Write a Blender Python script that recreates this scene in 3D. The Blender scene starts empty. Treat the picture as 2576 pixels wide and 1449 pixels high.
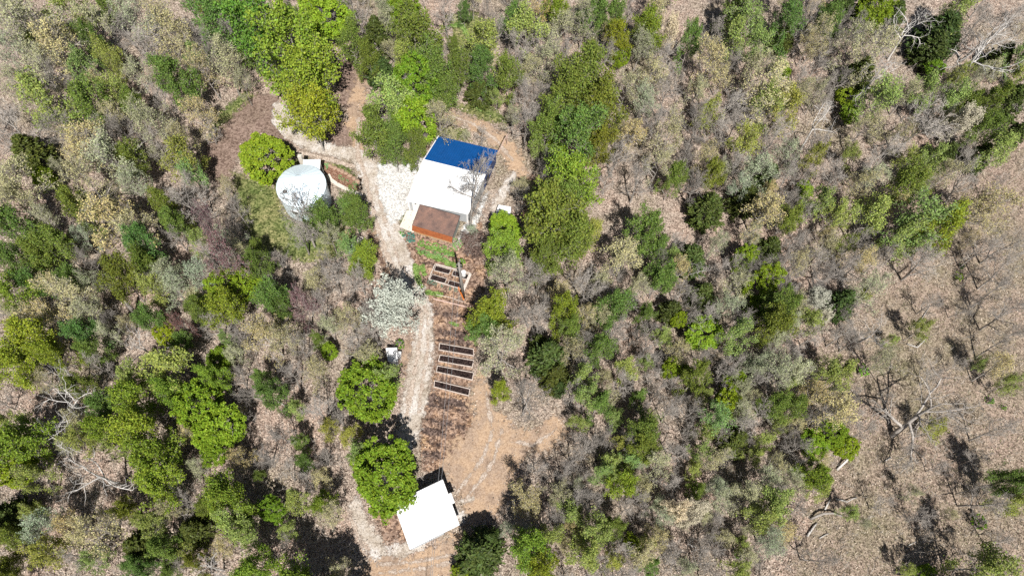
import bpy, bmesh, math, random
import numpy as np
from mathutils import Vector

SC = bpy.context.scene
COL = SC.collection
R = math.radians

# ------------------------------------------------------------------ camera
F, CX, CY = 1849.0, 1288.0, 724.5          # lens in px of a 2576 px wide picture, picture centre
NX, NY = 1219.0, 1529.0                    # where the plumb line below the drone falls
ALT = 85.0
_dx, _dy = NX - CX, NY - CY
_r = math.hypot(_dx, _dy)
TILT = math.atan(_r / F)
FWD = np.array([0, math.sin(TILT), -math.cos(TILT)])
_up0 = np.array([0, math.cos(TILT), math.sin(TILT)])
_rt0 = np.array([1.0, 0, 0])
_c, _s = _dy / _r, _dx / _r
RT = _c * _rt0 + _s * (-_up0)
DN = -_s * _rt0 + _c * (-_up0)


def at(px, py, h=0.0):
    """world point at height h seen at picture position px, py"""
    d = FWD + RT * ((px - CX) / F) + DN * ((py - CY) / F)
    k = (ALT - h) / -d[2]
    return np.array([d[0] * k, d[1] * k, h])


def proj(p):
    q = np.array(p, float) - np.array([0, 0, ALT])
    z = q @ FWD
    return CX + F * (q @ RT) / z, CY + F * (q @ DN) / z


from mathutils import Matrix
cam_data = bpy.data.cameras.new('camera')
cam = bpy.data.objects.new('camera', cam_data)
COL.objects.link(cam)
cam_data.sensor_width = 36.0
cam_data.lens = 36.0 * F / 2576.0
cam_data.clip_start = 1.0
cam_data.clip_end = 6000.0
m = Matrix(((RT[0], -DN[0], -FWD[0], 0), (RT[1], -DN[1], -FWD[1], 0), (RT[2], -DN[2], -FWD[2], ALT), (0, 0, 0, 1)))
cam.matrix_world = m
SC.camera = cam

# ------------------------------------------------------------------ light
SUN_ELEV = R(58)
SUN_DIR = np.array([0.233 * math.cos(SUN_ELEV), -0.972 * math.cos(SUN_ELEV), math.sin(SUN_ELEV)])   # towards the sun
W = bpy.data.worlds.new('World')
SC.world = W
W.use_nodes = True
nt = W.node_tree
bg = nt.nodes['Background']
sky = nt.nodes.new('ShaderNodeTexSky')
sky.sky_type = 'NISHITA'
sky.sun_disc = False
sky.sun_elevation = SUN_ELEV
sky.sun_rotation = math.atan2(SUN_DIR[0], SUN_DIR[1])
nt.links.new(sky.outputs[0], bg.inputs[0])
bg.inputs[1].default_value = 0.038
sl = bpy.data.lights.new('sun', 'SUN')
sl.energy = 5.0
sl.angle = R(0.5)
sl.color = (1.0, 0.955, 0.89)
sun = bpy.data.objects.new('sun', sl)
COL.objects.link(sun)
sun.rotation_euler = Vector(-SUN_DIR).to_track_quat('-Z', 'Y').to_euler()
sun.location = (20, -60, 140)
SC.view_settings.view_transform = 'Standard'
SC.view_settings.look = 'None'
SC.view_settings.exposure = 0.57
SC.view_settings.gamma = 1.0
SC.cycles.max_bounces = 5
SC.cycles.diffuse_bounces = 2
SC.cycles.transparent_max_bounces = 8
SC.cycles.use_denoising = False

# ------------------------------------------------------------------ materials


def new_mat(name):
    m = bpy.data.materials.new(name)
    m.use_nodes = True
    n = m.node_tree
    return m, n, n.nodes['Principled BSDF']


def N(n, kind, **kw):
    x = n.nodes.new(kind)
    for k, v in kw.items():
        setattr(x, k, v)
    return x


def ramp(n, stops, interp='LINEAR'):
    r = n.nodes.new('ShaderNodeValToRGB')
    e = r.color_ramp
    e.interpolation = interp
    while len(e.elements) < len(stops):
        e.elements.new(0.5)
    for el, (p, c) in zip(e.elements, stops):
        el.position = p
        el.color = (*c, 1) if len(c) == 3 else c
    return r


def coords(n, scale=1.0):
    t = N(n, 'ShaderNodeTexCoord')
    return t.outputs['Object']


def noise(n, vec, scale, detail=4.0, rough=0.6):
    x = N(n, 'ShaderNodeTexNoise')
    x.inputs['Scale'].default_value = scale
    x.inputs['Detail'].default_value = detail
    x.inputs['Roughness'].default_value = rough
    n.links.new(vec, x.inputs['Vector'])
    return x


def mixc(n, fac, a, b, mode='MIX'):
    x = N(n, 'ShaderNodeMix', data_type='RGBA', blend_type=mode)
    for inp, v in ((x.inputs[0], fac), (x.inputs[6], a), (x.inputs[7], b)):
        if hasattr(v, 'is_linked'):
            n.links.new(v, inp)
        elif isinstance(v, (int, float)):
            inp.default_value = v
        else:
            inp.default_value = (*v, 1)
    return x.outputs[2]


def bump(n, bs, h, strength, dist=0.05):
    b = N(n, 'ShaderNodeBump')
    b.inputs['Strength'].default_value = strength
    b.inputs['Distance'].default_value = dist
    n.links.new(h, b.inputs['Height'])
    n.links.new(b.outputs[0], bs.inputs['Normal'])


def paint(name, col, rough=0.5, metal=0.0, dirt=0.12, scale=2.0, spec=0.5, dirtcol=None):
    m, n, b = new_mat(name)
    v = coords(n)
    x = noise(n, v, scale, 6, 0.7)
    d = dirtcol if dirtcol else tuple(c * (1 - dirt * 2.2) for c in col)
    r = ramp(n, [(0.3, d), (0.62, col)])
    n.links.new(x.outputs[0], r.inputs[0])
    n.links.new(r.outputs[0], b.inputs['Base Color'])
    b.inputs['Roughness'].default_value = rough
    b.inputs['Metallic'].default_value = metal
    b.inputs['Specular IOR Level'].default_value = spec
    return m


def speckle(n, v, stops, size, big=None, bigscale=0.25, fine=9.0):
    """a ground surface: small cells of random tone, clouded by wider patches"""
    vo = N(n, 'ShaderNodeTexVoronoi', feature='F1')
    vo.inputs['Scale'].default_value = 1.0 / size
    warp = noise(n, v, 3.0, 3)
    wv = N(n, 'ShaderNodeVectorMath', operation='MULTIPLY_ADD')
    n.links.new(warp.outputs[1], wv.inputs[0])
    wv.inputs[1].default_value = (0.5, 0.5, 0.5)
    n.links.new(v, wv.inputs[2])
    n.links.new(wv.outputs[0], vo.inputs['Vector'])
    bw = N(n, 'ShaderNodeSeparateColor')
    n.links.new(vo.outputs['Color'], bw.inputs[0])
    nf = noise(n, v, fine, 3, 0.75)
    mx = N(n, 'ShaderNodeMix', data_type='FLOAT')
    mx.inputs[0].default_value = 0.5
    n.links.new(bw.outputs[0], mx.inputs[2])
    n.links.new(nf.outputs[0], mx.inputs[3])
    r = ramp(n, stops)
    n.links.new(mx.outputs[0], r.inputs[0])
    out = r.outputs[0]
    if big:
        nb = noise(n, v, bigscale, 5, 0.65)
        rb = ramp(n, big)
        n.links.new(nb.outputs[0], rb.inputs[0])
        out = mixc(n, 1.0, out, rb.outputs[0], 'MULTIPLY')
    return out, nf.outputs[0]


def ground_mat(name, stops, size, big=None, bigscale=0.25, fine=9.0, bumpy=0.6, mask=True, edge=0.55, edgescale=1.6):
    m, n, b = new_mat(name)
    v = coords(n)
    col, h = speckle(n, v, stops, size, big, bigscale, fine)
    n.links.new(col, b.inputs['Base Color'])
    b.inputs['Roughness'].default_value = 0.95
    b.inputs['Specular IOR Level'].default_value = 0.1
    bump(n, b, h, bumpy, 0.12)
    if mask:
        a = N(n, 'ShaderNodeAttribute', attribute_name='cover')
        e = noise(n, v, edgescale, 8, 0.75)
        s = N(n, 'ShaderNodeMath', operation='MULTIPLY_ADD')
        n.links.new(e.outputs[0], s.inputs[0])
        s.inputs[1].default_value = edge * 2
        n.links.new(a.outputs['Fac'], s.inputs[2])
        t = N(n, 'ShaderNodeMapRange', interpolation_type='SMOOTHSTEP')
        t.inputs['From Min'].default_value = 0.42 + edge
        t.inputs['From Max'].default_value = 0.58 + edge
        n.links.new(s.outputs[0], t.inputs['Value'])
        tr = N(n, 'ShaderNodeBsdfTransparent')
        ms = N(n, 'ShaderNodeMixShader')
        n.links.new(t.outputs[0], ms.inputs[0])
        n.links.new(tr.outputs[0], ms.inputs[1])
        n.links.new(b.outputs[0], ms.inputs[2])
        n.links.new(ms.outputs[0], n.nodes['Material Output'].inputs[0])
    return m


def leaf_mat(name, transl=0.3, lo=0.62, hi=1.3):
    """foliage: the object's own colour, varied leaf by leaf and tree by tree"""
    m, n, b = new_mat(name)
    oi = N(n, 'ShaderNodeObjectInfo')
    g = N(n, 'ShaderNodeNewGeometry')
    hsv = N(n, 'ShaderNodeHueSaturation')
    mr = N(n, 'ShaderNodeMapRange')
    mr.inputs['To Min'].default_value = lo
    mr.inputs['To Max'].default_value = hi
    n.links.new(g.outputs['Random Per Island'], mr.inputs['Value'])
    n.links.new(mr.outputs[0], hsv.inputs['Value'])
    w = N(n, 'ShaderNodeTexWhiteNoise', noise_dimensions='1D')
    n.links.new(g.outputs['Random Per Island'], w.inputs['W'])
    mh = N(n, 'ShaderNodeMapRange')
    mh.inputs['To Min'].default_value = 0.48
    mh.inputs['To Max'].default_value = 0.52
    n.links.new(w.outputs[0], mh.inputs['Value'])
    n.links.new(mh.outputs[0], hsv.inputs['Hue'])
    n.links.new(oi.outputs['Color'], hsv.inputs['Color'])
    n.links.new(hsv.outputs[0], b.inputs['Base Color'])
    b.inputs['Roughness'].default_value = 0.6
    b.inputs['Specular IOR Level'].default_value = 0.25
    tl = N(n, 'ShaderNodeBsdfTranslucent')
    n.links.new(hsv.outputs[0], tl.inputs['Color'])
    ms = N(n, 'ShaderNodeMixShader')
    ms.inputs[0].default_value = transl
    n.links.new(b.outputs[0], ms.inputs[1])
    n.links.new(tl.outputs[0], ms.inputs[2])
    n.links.new(ms.outputs[0], n.nodes['Material Output'].inputs[0])
    return m


def bark_mat(name, a, bcol, scale=6.0, objcol=False):
    m, n, b = new_mat(name)
    v = coords(n)
    x = noise(n, v, scale, 4, 0.7)
    r = ramp(n, [(0.3, a), (0.7, bcol)])
    n.links.new(x.outputs[0], r.inputs[0])
    oi = N(n, 'ShaderNodeObjectInfo')
    hsv = N(n, 'ShaderNodeHueSaturation')
    mr = N(n, 'ShaderNodeMapRange')
    mr.inputs['To Min'].default_value = 0.75
    mr.inputs['To Max'].default_value = 1.25
    n.links.new(oi.outputs['Random'], mr.inputs['Value'])
    n.links.new(mr.outputs[0], hsv.inputs['Value'])
    out = r.outputs[0]
    if objcol:
        out = mixc(n, 1.0, out, oi.outputs['Color'], 'MULTIPLY')
    n.links.new(out, hsv.inputs['Color'])
    n.links.new(hsv.outputs[0], b.inputs['Base Color'])
    b.inputs['Roughness'].default_value = 0.9
    b.inputs['Specular IOR Level'].default_value = 0.15
    return m


M = {}
M['leaf'] = leaf_mat('leaves', 0.32)
M['blossom'] = leaf_mat('blossoms', 0.2, 0.75, 1.2)
M['needle'] = leaf_mat('needles', 0.1, 0.5, 1.5)
M['bark'] = bark_mat('bark', (0.19, 0.17, 0.155), (0.42, 0.39, 0.36))
M['leafd'] = leaf_mat('thick_leaves', 0.14, 0.6, 1.3)
M['twig'] = bark_mat('twig_bark', (0.8, 0.8, 0.8), (1.0, 1.0, 1.0), 2.0, True)
M['snag'] = bark_mat('weathered_wood', (0.36, 0.34, 0.32), (0.62, 0.60, 0.58), 3.0)
M['litter_ground'] = ground_mat('leaf_litter_floor',
                                [(0.2, (0.05, 0.038, 0.031)), (0.36, (0.185, 0.138, 0.113)), (0.52, (0.335, 0.268, 0.225)), (0.72, (0.53, 0.44, 0.375))],
                                0.12, [(0.26, (0.52, 0.60, 0.42)), (0.38, (0.72, 0.75, 0.66)), (0.5, (0.92, 0.93, 0.92)), (0.6, (1.0, 0.93, 0.90)), (0.74, (1.12, 1.06, 0.98))], 0.10, 7.0, 1.0, mask=False)
M['gravel'] = ground_mat('pale_gravel',
                         [(0.25, (0.28, 0.26, 0.24)), (0.42, (0.43, 0.405, 0.38)), (0.7, (0.57, 0.55, 0.53))],
                         0.1, [(0.32, (0.62, 0.54, 0.45)), (0.47, (0.86, 0.80, 0.73)), (0.6, (1.05, 1.03, 1.02))], 0.4, 11.0, 0.5)
M['pad'] = ground_mat('white_limestone_gravel',
                      [(0.25, (0.30, 0.295, 0.29)), (0.45, (0.50, 0.495, 0.49)), (0.7, (0.68, 0.68, 0.67))],
                      0.14, [(0.33, (0.72, 0.70, 0.67)), (0.5, (0.98, 0.98, 0.97))], 0.5, 9.0, 0.5)
M['dirt'] = ground_mat('tan_dirt',
                       [(0.2, (0.25, 0.18, 0.13)), (0.45, (0.345, 0.262, 0.198)), (0.7, (0.42, 0.33, 0.255))],
                       0.12, [(0.3, (0.58, 0.54, 0.52)), (0.43, (0.86, 0.83, 0.82)), (0.55, (1.02, 0.95, 0.86)), (0.7, (1.12, 1.04, 0.94))], 0.38, 6.0, 0.5, edge=0.9, edgescale=0.9)
M['track'] = ground_mat('worn_track', [(0.25, (0.24, 0.18, 0.14)), (0.5, (0.39, 0.32, 0.265)), (0.75, (0.52, 0.455, 0.40))], 0.1, None, 0.4, 9.0, 0.6, edge=0.8, edgescale=0.9)
M['soil'] = ground_mat('brown_soil',
                       [(0.25, (0.075, 0.05, 0.04)), (0.48, (0.22, 0.155, 0.12)), (0.72, (0.42, 0.32, 0.255))],
                       0.2, [(0.3, (0.42, 0.38, 0.37)), (0.45, (0.85, 0.80, 0.78)), (0.58, (1.1, 0.98, 0.85)), (0.7, (1.15, 1.05, 0.8))], 0.5, 6.0, 0.9, edge=0.8, edgescale=0.9)
M['darksoil'] = ground_mat('dark_tilled_soil',
                           [(0.25, (0.03, 0.021, 0.018)), (0.5, (0.085, 0.06, 0.052)), (0.78, (0.21, 0.15, 0.125))],
                           0.2, None, 0.4, 8.0, 0.9, edge=1.1, edgescale=0.8)
M['mauve'] = ground_mat('bare_brown_earth',
                        [(0.25, (0.10, 0.068, 0.055)), (0.5, (0.205, 0.15, 0.125)), (0.75, (0.29, 0.22, 0.185))],
                        0.18, [(0.3, (0.75, 0.75, 0.7)), (0.6, (1.0, 0.98, 0.98))], 0.25, 6.0, 0.6)
M['lawn'] = ground_mat('thin_lawn',
                       [(0.22, (0.04, 0.048, 0.018)), (0.45, (0.12, 0.14, 0.055)), (0.75, (0.29, 0.285, 0.15))],
                       0.2, [(0.35, (0.6, 0.75, 0.5)), (0.62, (1.1, 1.0, 0.95))], 0.2, 7.0, 0.8, edge=0.8)
M['green'] = ground_mat('fresh_grass',
                        [(0.22, (0.05, 0.07, 0.02)), (0.5, (0.13, 0.22, 0.05)), (0.78, (0.27, 0.36, 0.12))],
                        0.16, None, 0.3, 8.0, 0.9, edge=0.75)
M['field'] = ground_mat('dry_field',
                        [(0.2, (0.075, 0.06, 0.047)), (0.40, (0.215, 0.175, 0.14)), (0.72, (0.41, 0.345, 0.285))],
                        0.15, [(0.30, (0.60, 0.66, 0.46)), (0.42, (0.86, 0.86, 0.78)), (0.56, (1.0, 0.94, 0.92)), (0.7, (1.08, 0.97, 0.97))], 0.11, 8.0, 1.0, edge=0.9, edgescale=0.6)

M['white'] = paint('white_metal', (0.71, 0.72, 0.73), 0.45, 0.0, 0.05, 0.8)
M['offwhite'] = paint('pale_grey_siding', (0.40, 0.42, 0.44), 0.5, 0.0, 0.05)
M['trim'] = paint('white_trim', (0.80, 0.80, 0.80), 0.5, 0.0, 0.02)
M['blue'] = paint('blue_painted_metal', (0.006, 0.075, 0.265), 0.42, 0.0, 0.1, 1.2, 0.35)
M['bluewall'] = paint('dark_blue_siding', (0.012, 0.05, 0.19), 0.5, 0.0, 0.12, 1.5, 0.3)
M['galv'] = paint('galvanised_steel', (0.70, 0.81, 0.89), 0.5, 0.0, 0.012, 0.7)  # blue tint is the sky's reflection put into the base colour
M['concrete'] = paint('pale_concrete', (0.62, 0.57, 0.50), 0.9, 0.0, 0.1, 3.0, 0.2)
M['dark'] = paint('dark_metal', (0.03, 0.03, 0.035), 0.5)
M['glass'] = paint('dark_glass', (0.02, 0.025, 0.03), 0.08, 0.0, 0.0, 1.0, 0.6)
M['rubber'] = paint('tyre_rubber', (0.02, 0.02, 0.02), 0.85)
M['chrome'] = paint('bright_metal', (0.6, 0.6, 0.6), 0.25, 0.9)
M['lamp_red'] = paint('red_lens', (0.35, 0.02, 0.02), 0.3)
M['carpaint'] = paint('white_car_paint', (0.82, 0.82, 0.82), 0.25, 0.0, 0.02, 1.0, 0.5)
M['board'] = paint('weathered_board', (0.55, 0.47, 0.42), 0.85, 0.0, 0.22, 5.0, 0.2)
M['whiteboard'] = paint('bleached_board', (0.60, 0.54, 0.49), 0.85, 0.0, 0.22, 5.0, 0.2)
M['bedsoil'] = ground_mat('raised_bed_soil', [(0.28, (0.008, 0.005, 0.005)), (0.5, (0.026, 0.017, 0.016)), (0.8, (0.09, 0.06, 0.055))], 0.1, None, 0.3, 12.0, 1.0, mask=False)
M['pole'] = paint('weathered_pole', (0.27, 0.25, 0.23), 0.9, 0.0, 0.15, 4.0, 0.2)
M['orange'] = paint('orange_plastic', (0.75, 0.22, 0.04), 0.6, 0.0, 0.1)
M['wire'] = paint('wire_aluminium', (0.35, 0.35, 0.36), 0.5, 0.3)
M['tank'] = paint('pale_blue_tank_paint', (0.55, 0.70, 0.74), 0.4, 0.0, 0.08, 3.0)
M['rock'] = paint('orange_sandstone', (0.37, 0.255, 0.19), 0.95, 0.0, 0.18, 3.0, 0.1)
M['mulch'] = ground_mat('red_mulch', [(0.25, (0.09, 0.045, 0.03)), (0.5, (0.21, 0.105, 0.07)), (0.75, (0.34, 0.23, 0.17))], 0.1, None, 0.3, 10.0, 0.9, edge=0.7)
M['pinkwood'] = paint('sun_bleached_timber', (0.55, 0.40, 0.35), 0.8, 0.0, 0.1, 4.0)


def rust_mat():
    m, n, b = new_mat('rusted_roof_sheet')
    v = coords(n)
    x = noise(n, v, 0.9, 6, 0.65)
    r = ramp(n, [(0.28, (0.075, 0.05, 0.046)), (0.45, (0.155, 0.102, 0.085)), (0.6, (0.215, 0.13, 0.10)), (0.78, (0.33, 0.24, 0.205))])
    n.links.new(x.outputs[0], r.inputs[0])
    y = noise(n, v, 14, 3)
    r2 = ramp(n, [(0.3, (0.72, 0.7, 0.7)), (0.6, (1.05, 1, 1))])
    n.links.new(y.outputs[0], r2.inputs[0])
    n.links.new(mixc(n, 1.0, r.outputs[0], r2.outputs[0], 'MULTIPLY'), b.inputs['Base Color'])
    b.inputs['Roughness'].default_value = 0.65
    return m


M['rust'] = rust_mat()
M['rustorange'] = paint('orange_rust', (0.30, 0.095, 0.035), 0.8, 0.0, 0.2, 3.0, 0.2)
M['rustwall'] = paint('rusty_yellow_wall', (0.50, 0.26, 0.10), 0.85, 0.0, 0.16, 2.5, 0.2, (0.46, 0.40, 0.30))
M['greywall'] = paint('grey_green_end_wall', (0.30, 0.32, 0.30), 0.8, 0.0, 0.15, 3.0)

# ------------------------------------------------------------------ mesh helpers


class MB:
    """collects shapes for ONE mesh object"""

    def __init__(s):
        s.v, s.f, s.mi = [], [], []

    def add(s, verts, faces, mi=0):
        o = len(s.v)
        s.v += [tuple(map(float, p)) for p in verts]
        s.f += [tuple(i + o for i in f) for f in faces]
        s.mi += [mi] * len(faces)

    def quad(s, a, b, c, d, mi=0):
        s.add([a, b, c, d], [(0, 1, 2, 3)], mi)

    def prism(s, base, top, mi=0):
        n = len(base)
        s.add(list(base) + list(top), [tuple(range(n - 1, -1, -1)), tuple(range(n, 2 * n))] + [(i, (i + 1) % n, n + (i + 1) % n, n + i) for i in range(n)], mi)

    def box(s, c, size, ex=(1, 0, 0), ey=(0, 1, 0), ez=(0, 0, 1), bev=0.0, mi=0):
        c, ex, ey, ez = map(np.array, (c, ex, ey, ez))
        hx, hy, hz = np.array(size) / 2
        if bev <= 0:
            b = [c + ex * x * hx + ey * y * hy - ez * hz for x, y in ((-1, -1), (1, -1), (1, 1), (-1, 1))]
            t = [p + ez * 2 * hz for p in b]
            s.prism(b, t, mi)
        else:
            k = bev

            def ring(z, ins):
                pts = []
                for x, y in ((-1, -1), (1, -1), (1, 1), (-1, 1)):
                    a = (hx - ins - k, hy - ins) if x * y > 0 else (hx - ins, hy - ins - k)
                    bb = (hx - ins, hy - ins - k) if x * y > 0 else (hx - ins - k, hy - ins)
                    for (ax, ay) in (a, bb):
                        pts.append(c + ex * x * ax + ey * y * ay + ez * z)
                return pts
            rs = [ring(-hz, k), ring(-hz + k, 0), ring(hz - k, 0), ring(hz, k)]
            vs = [p for r_ in rs for p in r_]
            fs = [tuple(range(7, -1, -1)), tuple(range(24, 32))]
            for j in range(3):
                for i in range(8):
                    fs.append((j * 8 + i, j * 8 + (i + 1) % 8, j * 8 + 8 + (i + 1) % 8, j * 8 + 8 + i))
            s.add(vs, fs, mi)

    def tube(s, pts, rad, sides=6, mi=0, cap=True):
        pts = [np.array(p, float) for p in pts]
        if not hasattr(rad, '__len__'):
            rad = [rad] * len(pts)
        vs, fs = [], []
        for i, p in enumerate(pts):
            d = pts[min(i + 1, len(pts) - 1)] - pts[max(i - 1, 0)]
            d = d / (np.linalg.norm(d) + 1e-9)
            a = np.cross(d, (0, 0, 1.0) if abs(d[2]) < 0.95 else (1.0, 0, 0))
            a /= np.linalg.norm(a)
            b = np.cross(d, a)
            for k in range(sides):
                t = 2 * math.pi * k / sides
                vs.append(p + (a * math.cos(t) + b * math.sin(t)) * rad[i])
        for i in range(len(pts) - 1):
            for k in range(sides):
                fs.append((i * sides + k, i * sides + (k + 1) % sides, (i + 1) * sides + (k + 1) % sides, (i + 1) * sides + k))
        if cap:
            fs.append(tuple(range(sides - 1, -1, -1)))
            n0 = (len(pts) - 1) * sides
            fs.append(tuple(range(n0, n0 + sides)))
        s.add(vs, fs, mi)

    def corrugated(s, a, b, c, d, n, hgt, mi=0, w=0.3):
        """sheet a-b-c-d with n raised ribs running from edge a-b to edge d-c"""
        a, b, c, d = map(np.array, (a, b, c, d))
        nrm = np.cross(b - a, d - a)
        nrm = nrm / np.linalg.norm(nrm)
        if nrm[2] < 0:
            nrm = -nrm
        us = []
        for i in range(n):
            u0 = i / n
            st = 1.0 / n
            us += [(u0, 0), (u0 + st * (0.5 - w / 2), 0), (u0 + st * (0.5 - w / 4), 1), (u0 + st * (0.5 + w / 4), 1), (u0 + st * (0.5 + w / 2), 0)]
        us.append((1, 0))
        vs = []
        for u, k in us:
            vs.append(a + (b - a) * u + nrm * hgt * k)
            vs.append(d + (c - d) * u + nrm * hgt * k)
        fs = [(2 * i, 2 * i + 2, 2 * i + 3, 2 * i + 1) for i in range(len(us) - 1)]
        s.add(vs, fs, mi)

    def build(s, name, mats, parent=None, smooth=False):
        me = bpy.data.meshes.new(name)
        me.from_pydata(s.v, [], s.f)
        for mm in (mats if isinstance(mats, (list, tuple)) else [mats]):
            me.materials.append(mm)
        me.polygons.foreach_set('material_index', s.mi)
        if smooth:
            me.polygons.foreach_set('use_smooth', [True] * len(s.f))
        me.update()
        o = bpy.data.objects.new(name, me)
        COL.objects.link(o)
        if parent is not None:
            o.parent = parent
            o.matrix_parent_inverse = Matrix.Translation(-parent.location) if parent.rotation_euler.z == 0 else parent.matrix_world.inverted()
        return o


def tag(o, label=None, cat=None, group=None, kind=None):
    if label:
        o['label'] = label
    if cat:
        o['category'] = cat
    if group:
        o['group'] = group
    if kind:
        o['kind'] = kind
    return o


def empty(name, loc, label=None, cat=None, group=None, rz=0.0):
    o = bpy.data.objects.new(name, None)
    o.empty_display_size = 0.3
    COL.objects.link(o)
    o.location = tuple(float(x) for x in loc)
    o.rotation_euler = (0, 0, rz)
    return tag(o, label, cat, group)


def np_mesh(name, verts, faces, mats, mi=None, smooth=False):
    """faces: (n,k) array, all with the same corner count, or list of such arrays"""
    me = bpy.data.meshes.new(name)
    groups = faces if isinstance(faces, list) else [faces]
    nv = len(verts)
    me.vertices.add(nv)
    me.vertices.foreach_set('co', np.asarray(verts, np.float32).ravel())
    loops = np.concatenate([g.ravel() for g in groups])
    tot = np.concatenate([np.full(len(g), g.shape[1]) for g in groups])
    me.loops.add(len(loops))
    me.loops.foreach_set('vertex_index', loops.astype(np.int32))
    me.polygons.add(len(tot))
    st = np.concatenate([[0], np.cumsum(tot)[:-1]])
    me.polygons.foreach_set('loop_start', st.astype(np.int32))
    me.polygons.foreach_set('loop_total', tot.astype(np.int32))
    for mm in (mats if isinstance(mats, (list, tuple)) else [mats]):
        me.materials.append(mm)
    if mi is not None:
        me.polygons.foreach_set('material_index', np.asarray(mi, np.int32))
    if smooth:
        me.polygons.foreach_set('use_smooth', np.ones(len(tot), bool))
    me.update(calc_edges=True)
    me.validate()
    return me


def tubes_np(P0, P1, R0, R1, sides=3):
    P0, P1 = np.asarray(P0), np.asarray(P1)
    d = P1 - P0
    d = d / (np.linalg.norm(d, axis=1, keepdims=True) + 1e-9)
    ref = np.where(np.abs(d[:, 2:3]) < 0.9, np.array([[0, 0, 1.0]]), np.array([[1.0, 0, 0]]))
    a = np.cross(d, ref)
    a /= np.linalg.norm(a, axis=1, keepdims=True) + 1e-9
    b = np.cross(d, a)
    n = len(P0)
    vs = np.zeros((n, 2 * sides, 3))
    for k in range(sides):
        t = 2 * math.pi * k / sides
        o = a * math.cos(t) + b * math.sin(t)
        vs[:, k] = P0 + o * np.asarray(R0)[:, None]
        vs[:, sides + k] = P1 + o * np.asarray(R1)[:, None]
    base = (np.arange(n) * 2 * sides)[:, None]
    fs = [base + np.array([[k, (k + 1) % sides, sides + (k + 1) % sides, sides + k]]) for k in range(sides)]
    return vs.reshape(-1, 3), np.concatenate(fs)


def leaves_np(rng, C, size, up=0.6, aspect=0.75, asp_dir=None):
    """one rhombic leaf clump face per centre"""
    n = len(C)
    nr = rng.normal(size=(n, 3))
    nr[:, 2] = np.abs(nr[:, 2]) + up
    nr /= np.linalg.norm(nr, axis=1, keepdims=True)
    t = rng.normal(size=(n, 3)) if asp_dir is None else asp_dir + rng.normal(size=(n, 3)) * 0.35
    t -= nr * np.sum(t * nr, axis=1, keepdims=True)
    t /= np.linalg.norm(t, axis=1, keepdims=True) + 1e-9
    b = np.cross(nr, t)
    s = size * rng.uniform(0.6, 1.35, (n, 1))
    vs = np.stack([C + t * s, C + b * s * aspect, C - t * s, C - b * s * aspect], axis=1)
    # a slight fold
    vs[:, 0] += nr * s * 0.25
    vs[:, 2] += nr * s * 0.25
    fs = (np.arange(n) * 4)[:, None] + np.arange(4)[None]
    return vs.reshape(-1, 3), fs


# ------------------------------------------------------------------ ground sheets
GX0, GX1, GY0, GY1 = -110.0, 110.0, -25.0, 125.0


def sd_poly(P, X, Y):
    P = np.asarray(P)[:, :2]
    d = np.full(X.shape, 1e9)
    inside = np.zeros(X.shape, bool)
    n = len(P)
    for i in range(n):
        a, b = P[i], P[(i + 1) % n]
        e = b - a
        wx, wy = X - a[0], Y - a[1]
        t = np.clip((wx * e[0] + wy * e[1]) / (e @ e + 1e-9), 0, 1)
        d = np.minimum(d, np.hypot(wx - e[0] * t, wy - e[1] * t))
        c = ((a[1] <= Y) & (b[1] > Y)) | ((b[1] <= Y) & (a[1] > Y))
        with np.errstate(divide='ignore', invalid='ignore'):
            xi = a[0] + (Y - a[1]) / (b[1] - a[1] + 1e-12) * e[0]
        inside ^= c & (X < xi)
    return np.where(inside, -d, d)


def sd_path(P, X, Y):
    """P: (x, y, half width) world; distance to a strip of changing width"""
    d = np.full(X.shape, 1e9)
    for a, b in zip(P[:-1], P[1:]):
        e = np.array(b[:2]) - np.array(a[:2])
        wx, wy = X - a[0], Y - a[1]
        t = np.clip((wx * e[0] + wy * e[1]) / (e @ e + 1e-9), 0, 1)
        d = np.minimum(d, np.hypot(wx - e[0] * t, wy - e[1] * t) - (a[2] + (b[2] - a[2]) * t))
    return d


def poly(*pts):
    return ('poly', [at(x, y) for x, y in pts])


def path(*pts):
    out = []
    for x, y, w in pts:
        p = at(x, y)
        k = at(x + 10, y)
        out.append((p[0], p[1], w * np.hypot(*(k - p)[:2]) / 10))
    return ('path', out)


def sdf(shapes, X, Y):
    d = np.full(X.shape, 1e9)
    for k, p in shapes:
        d = np.minimum(d, sd_poly(p, X, Y) if k == 'poly' else sd_path(p, X, Y))
    return d


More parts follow.
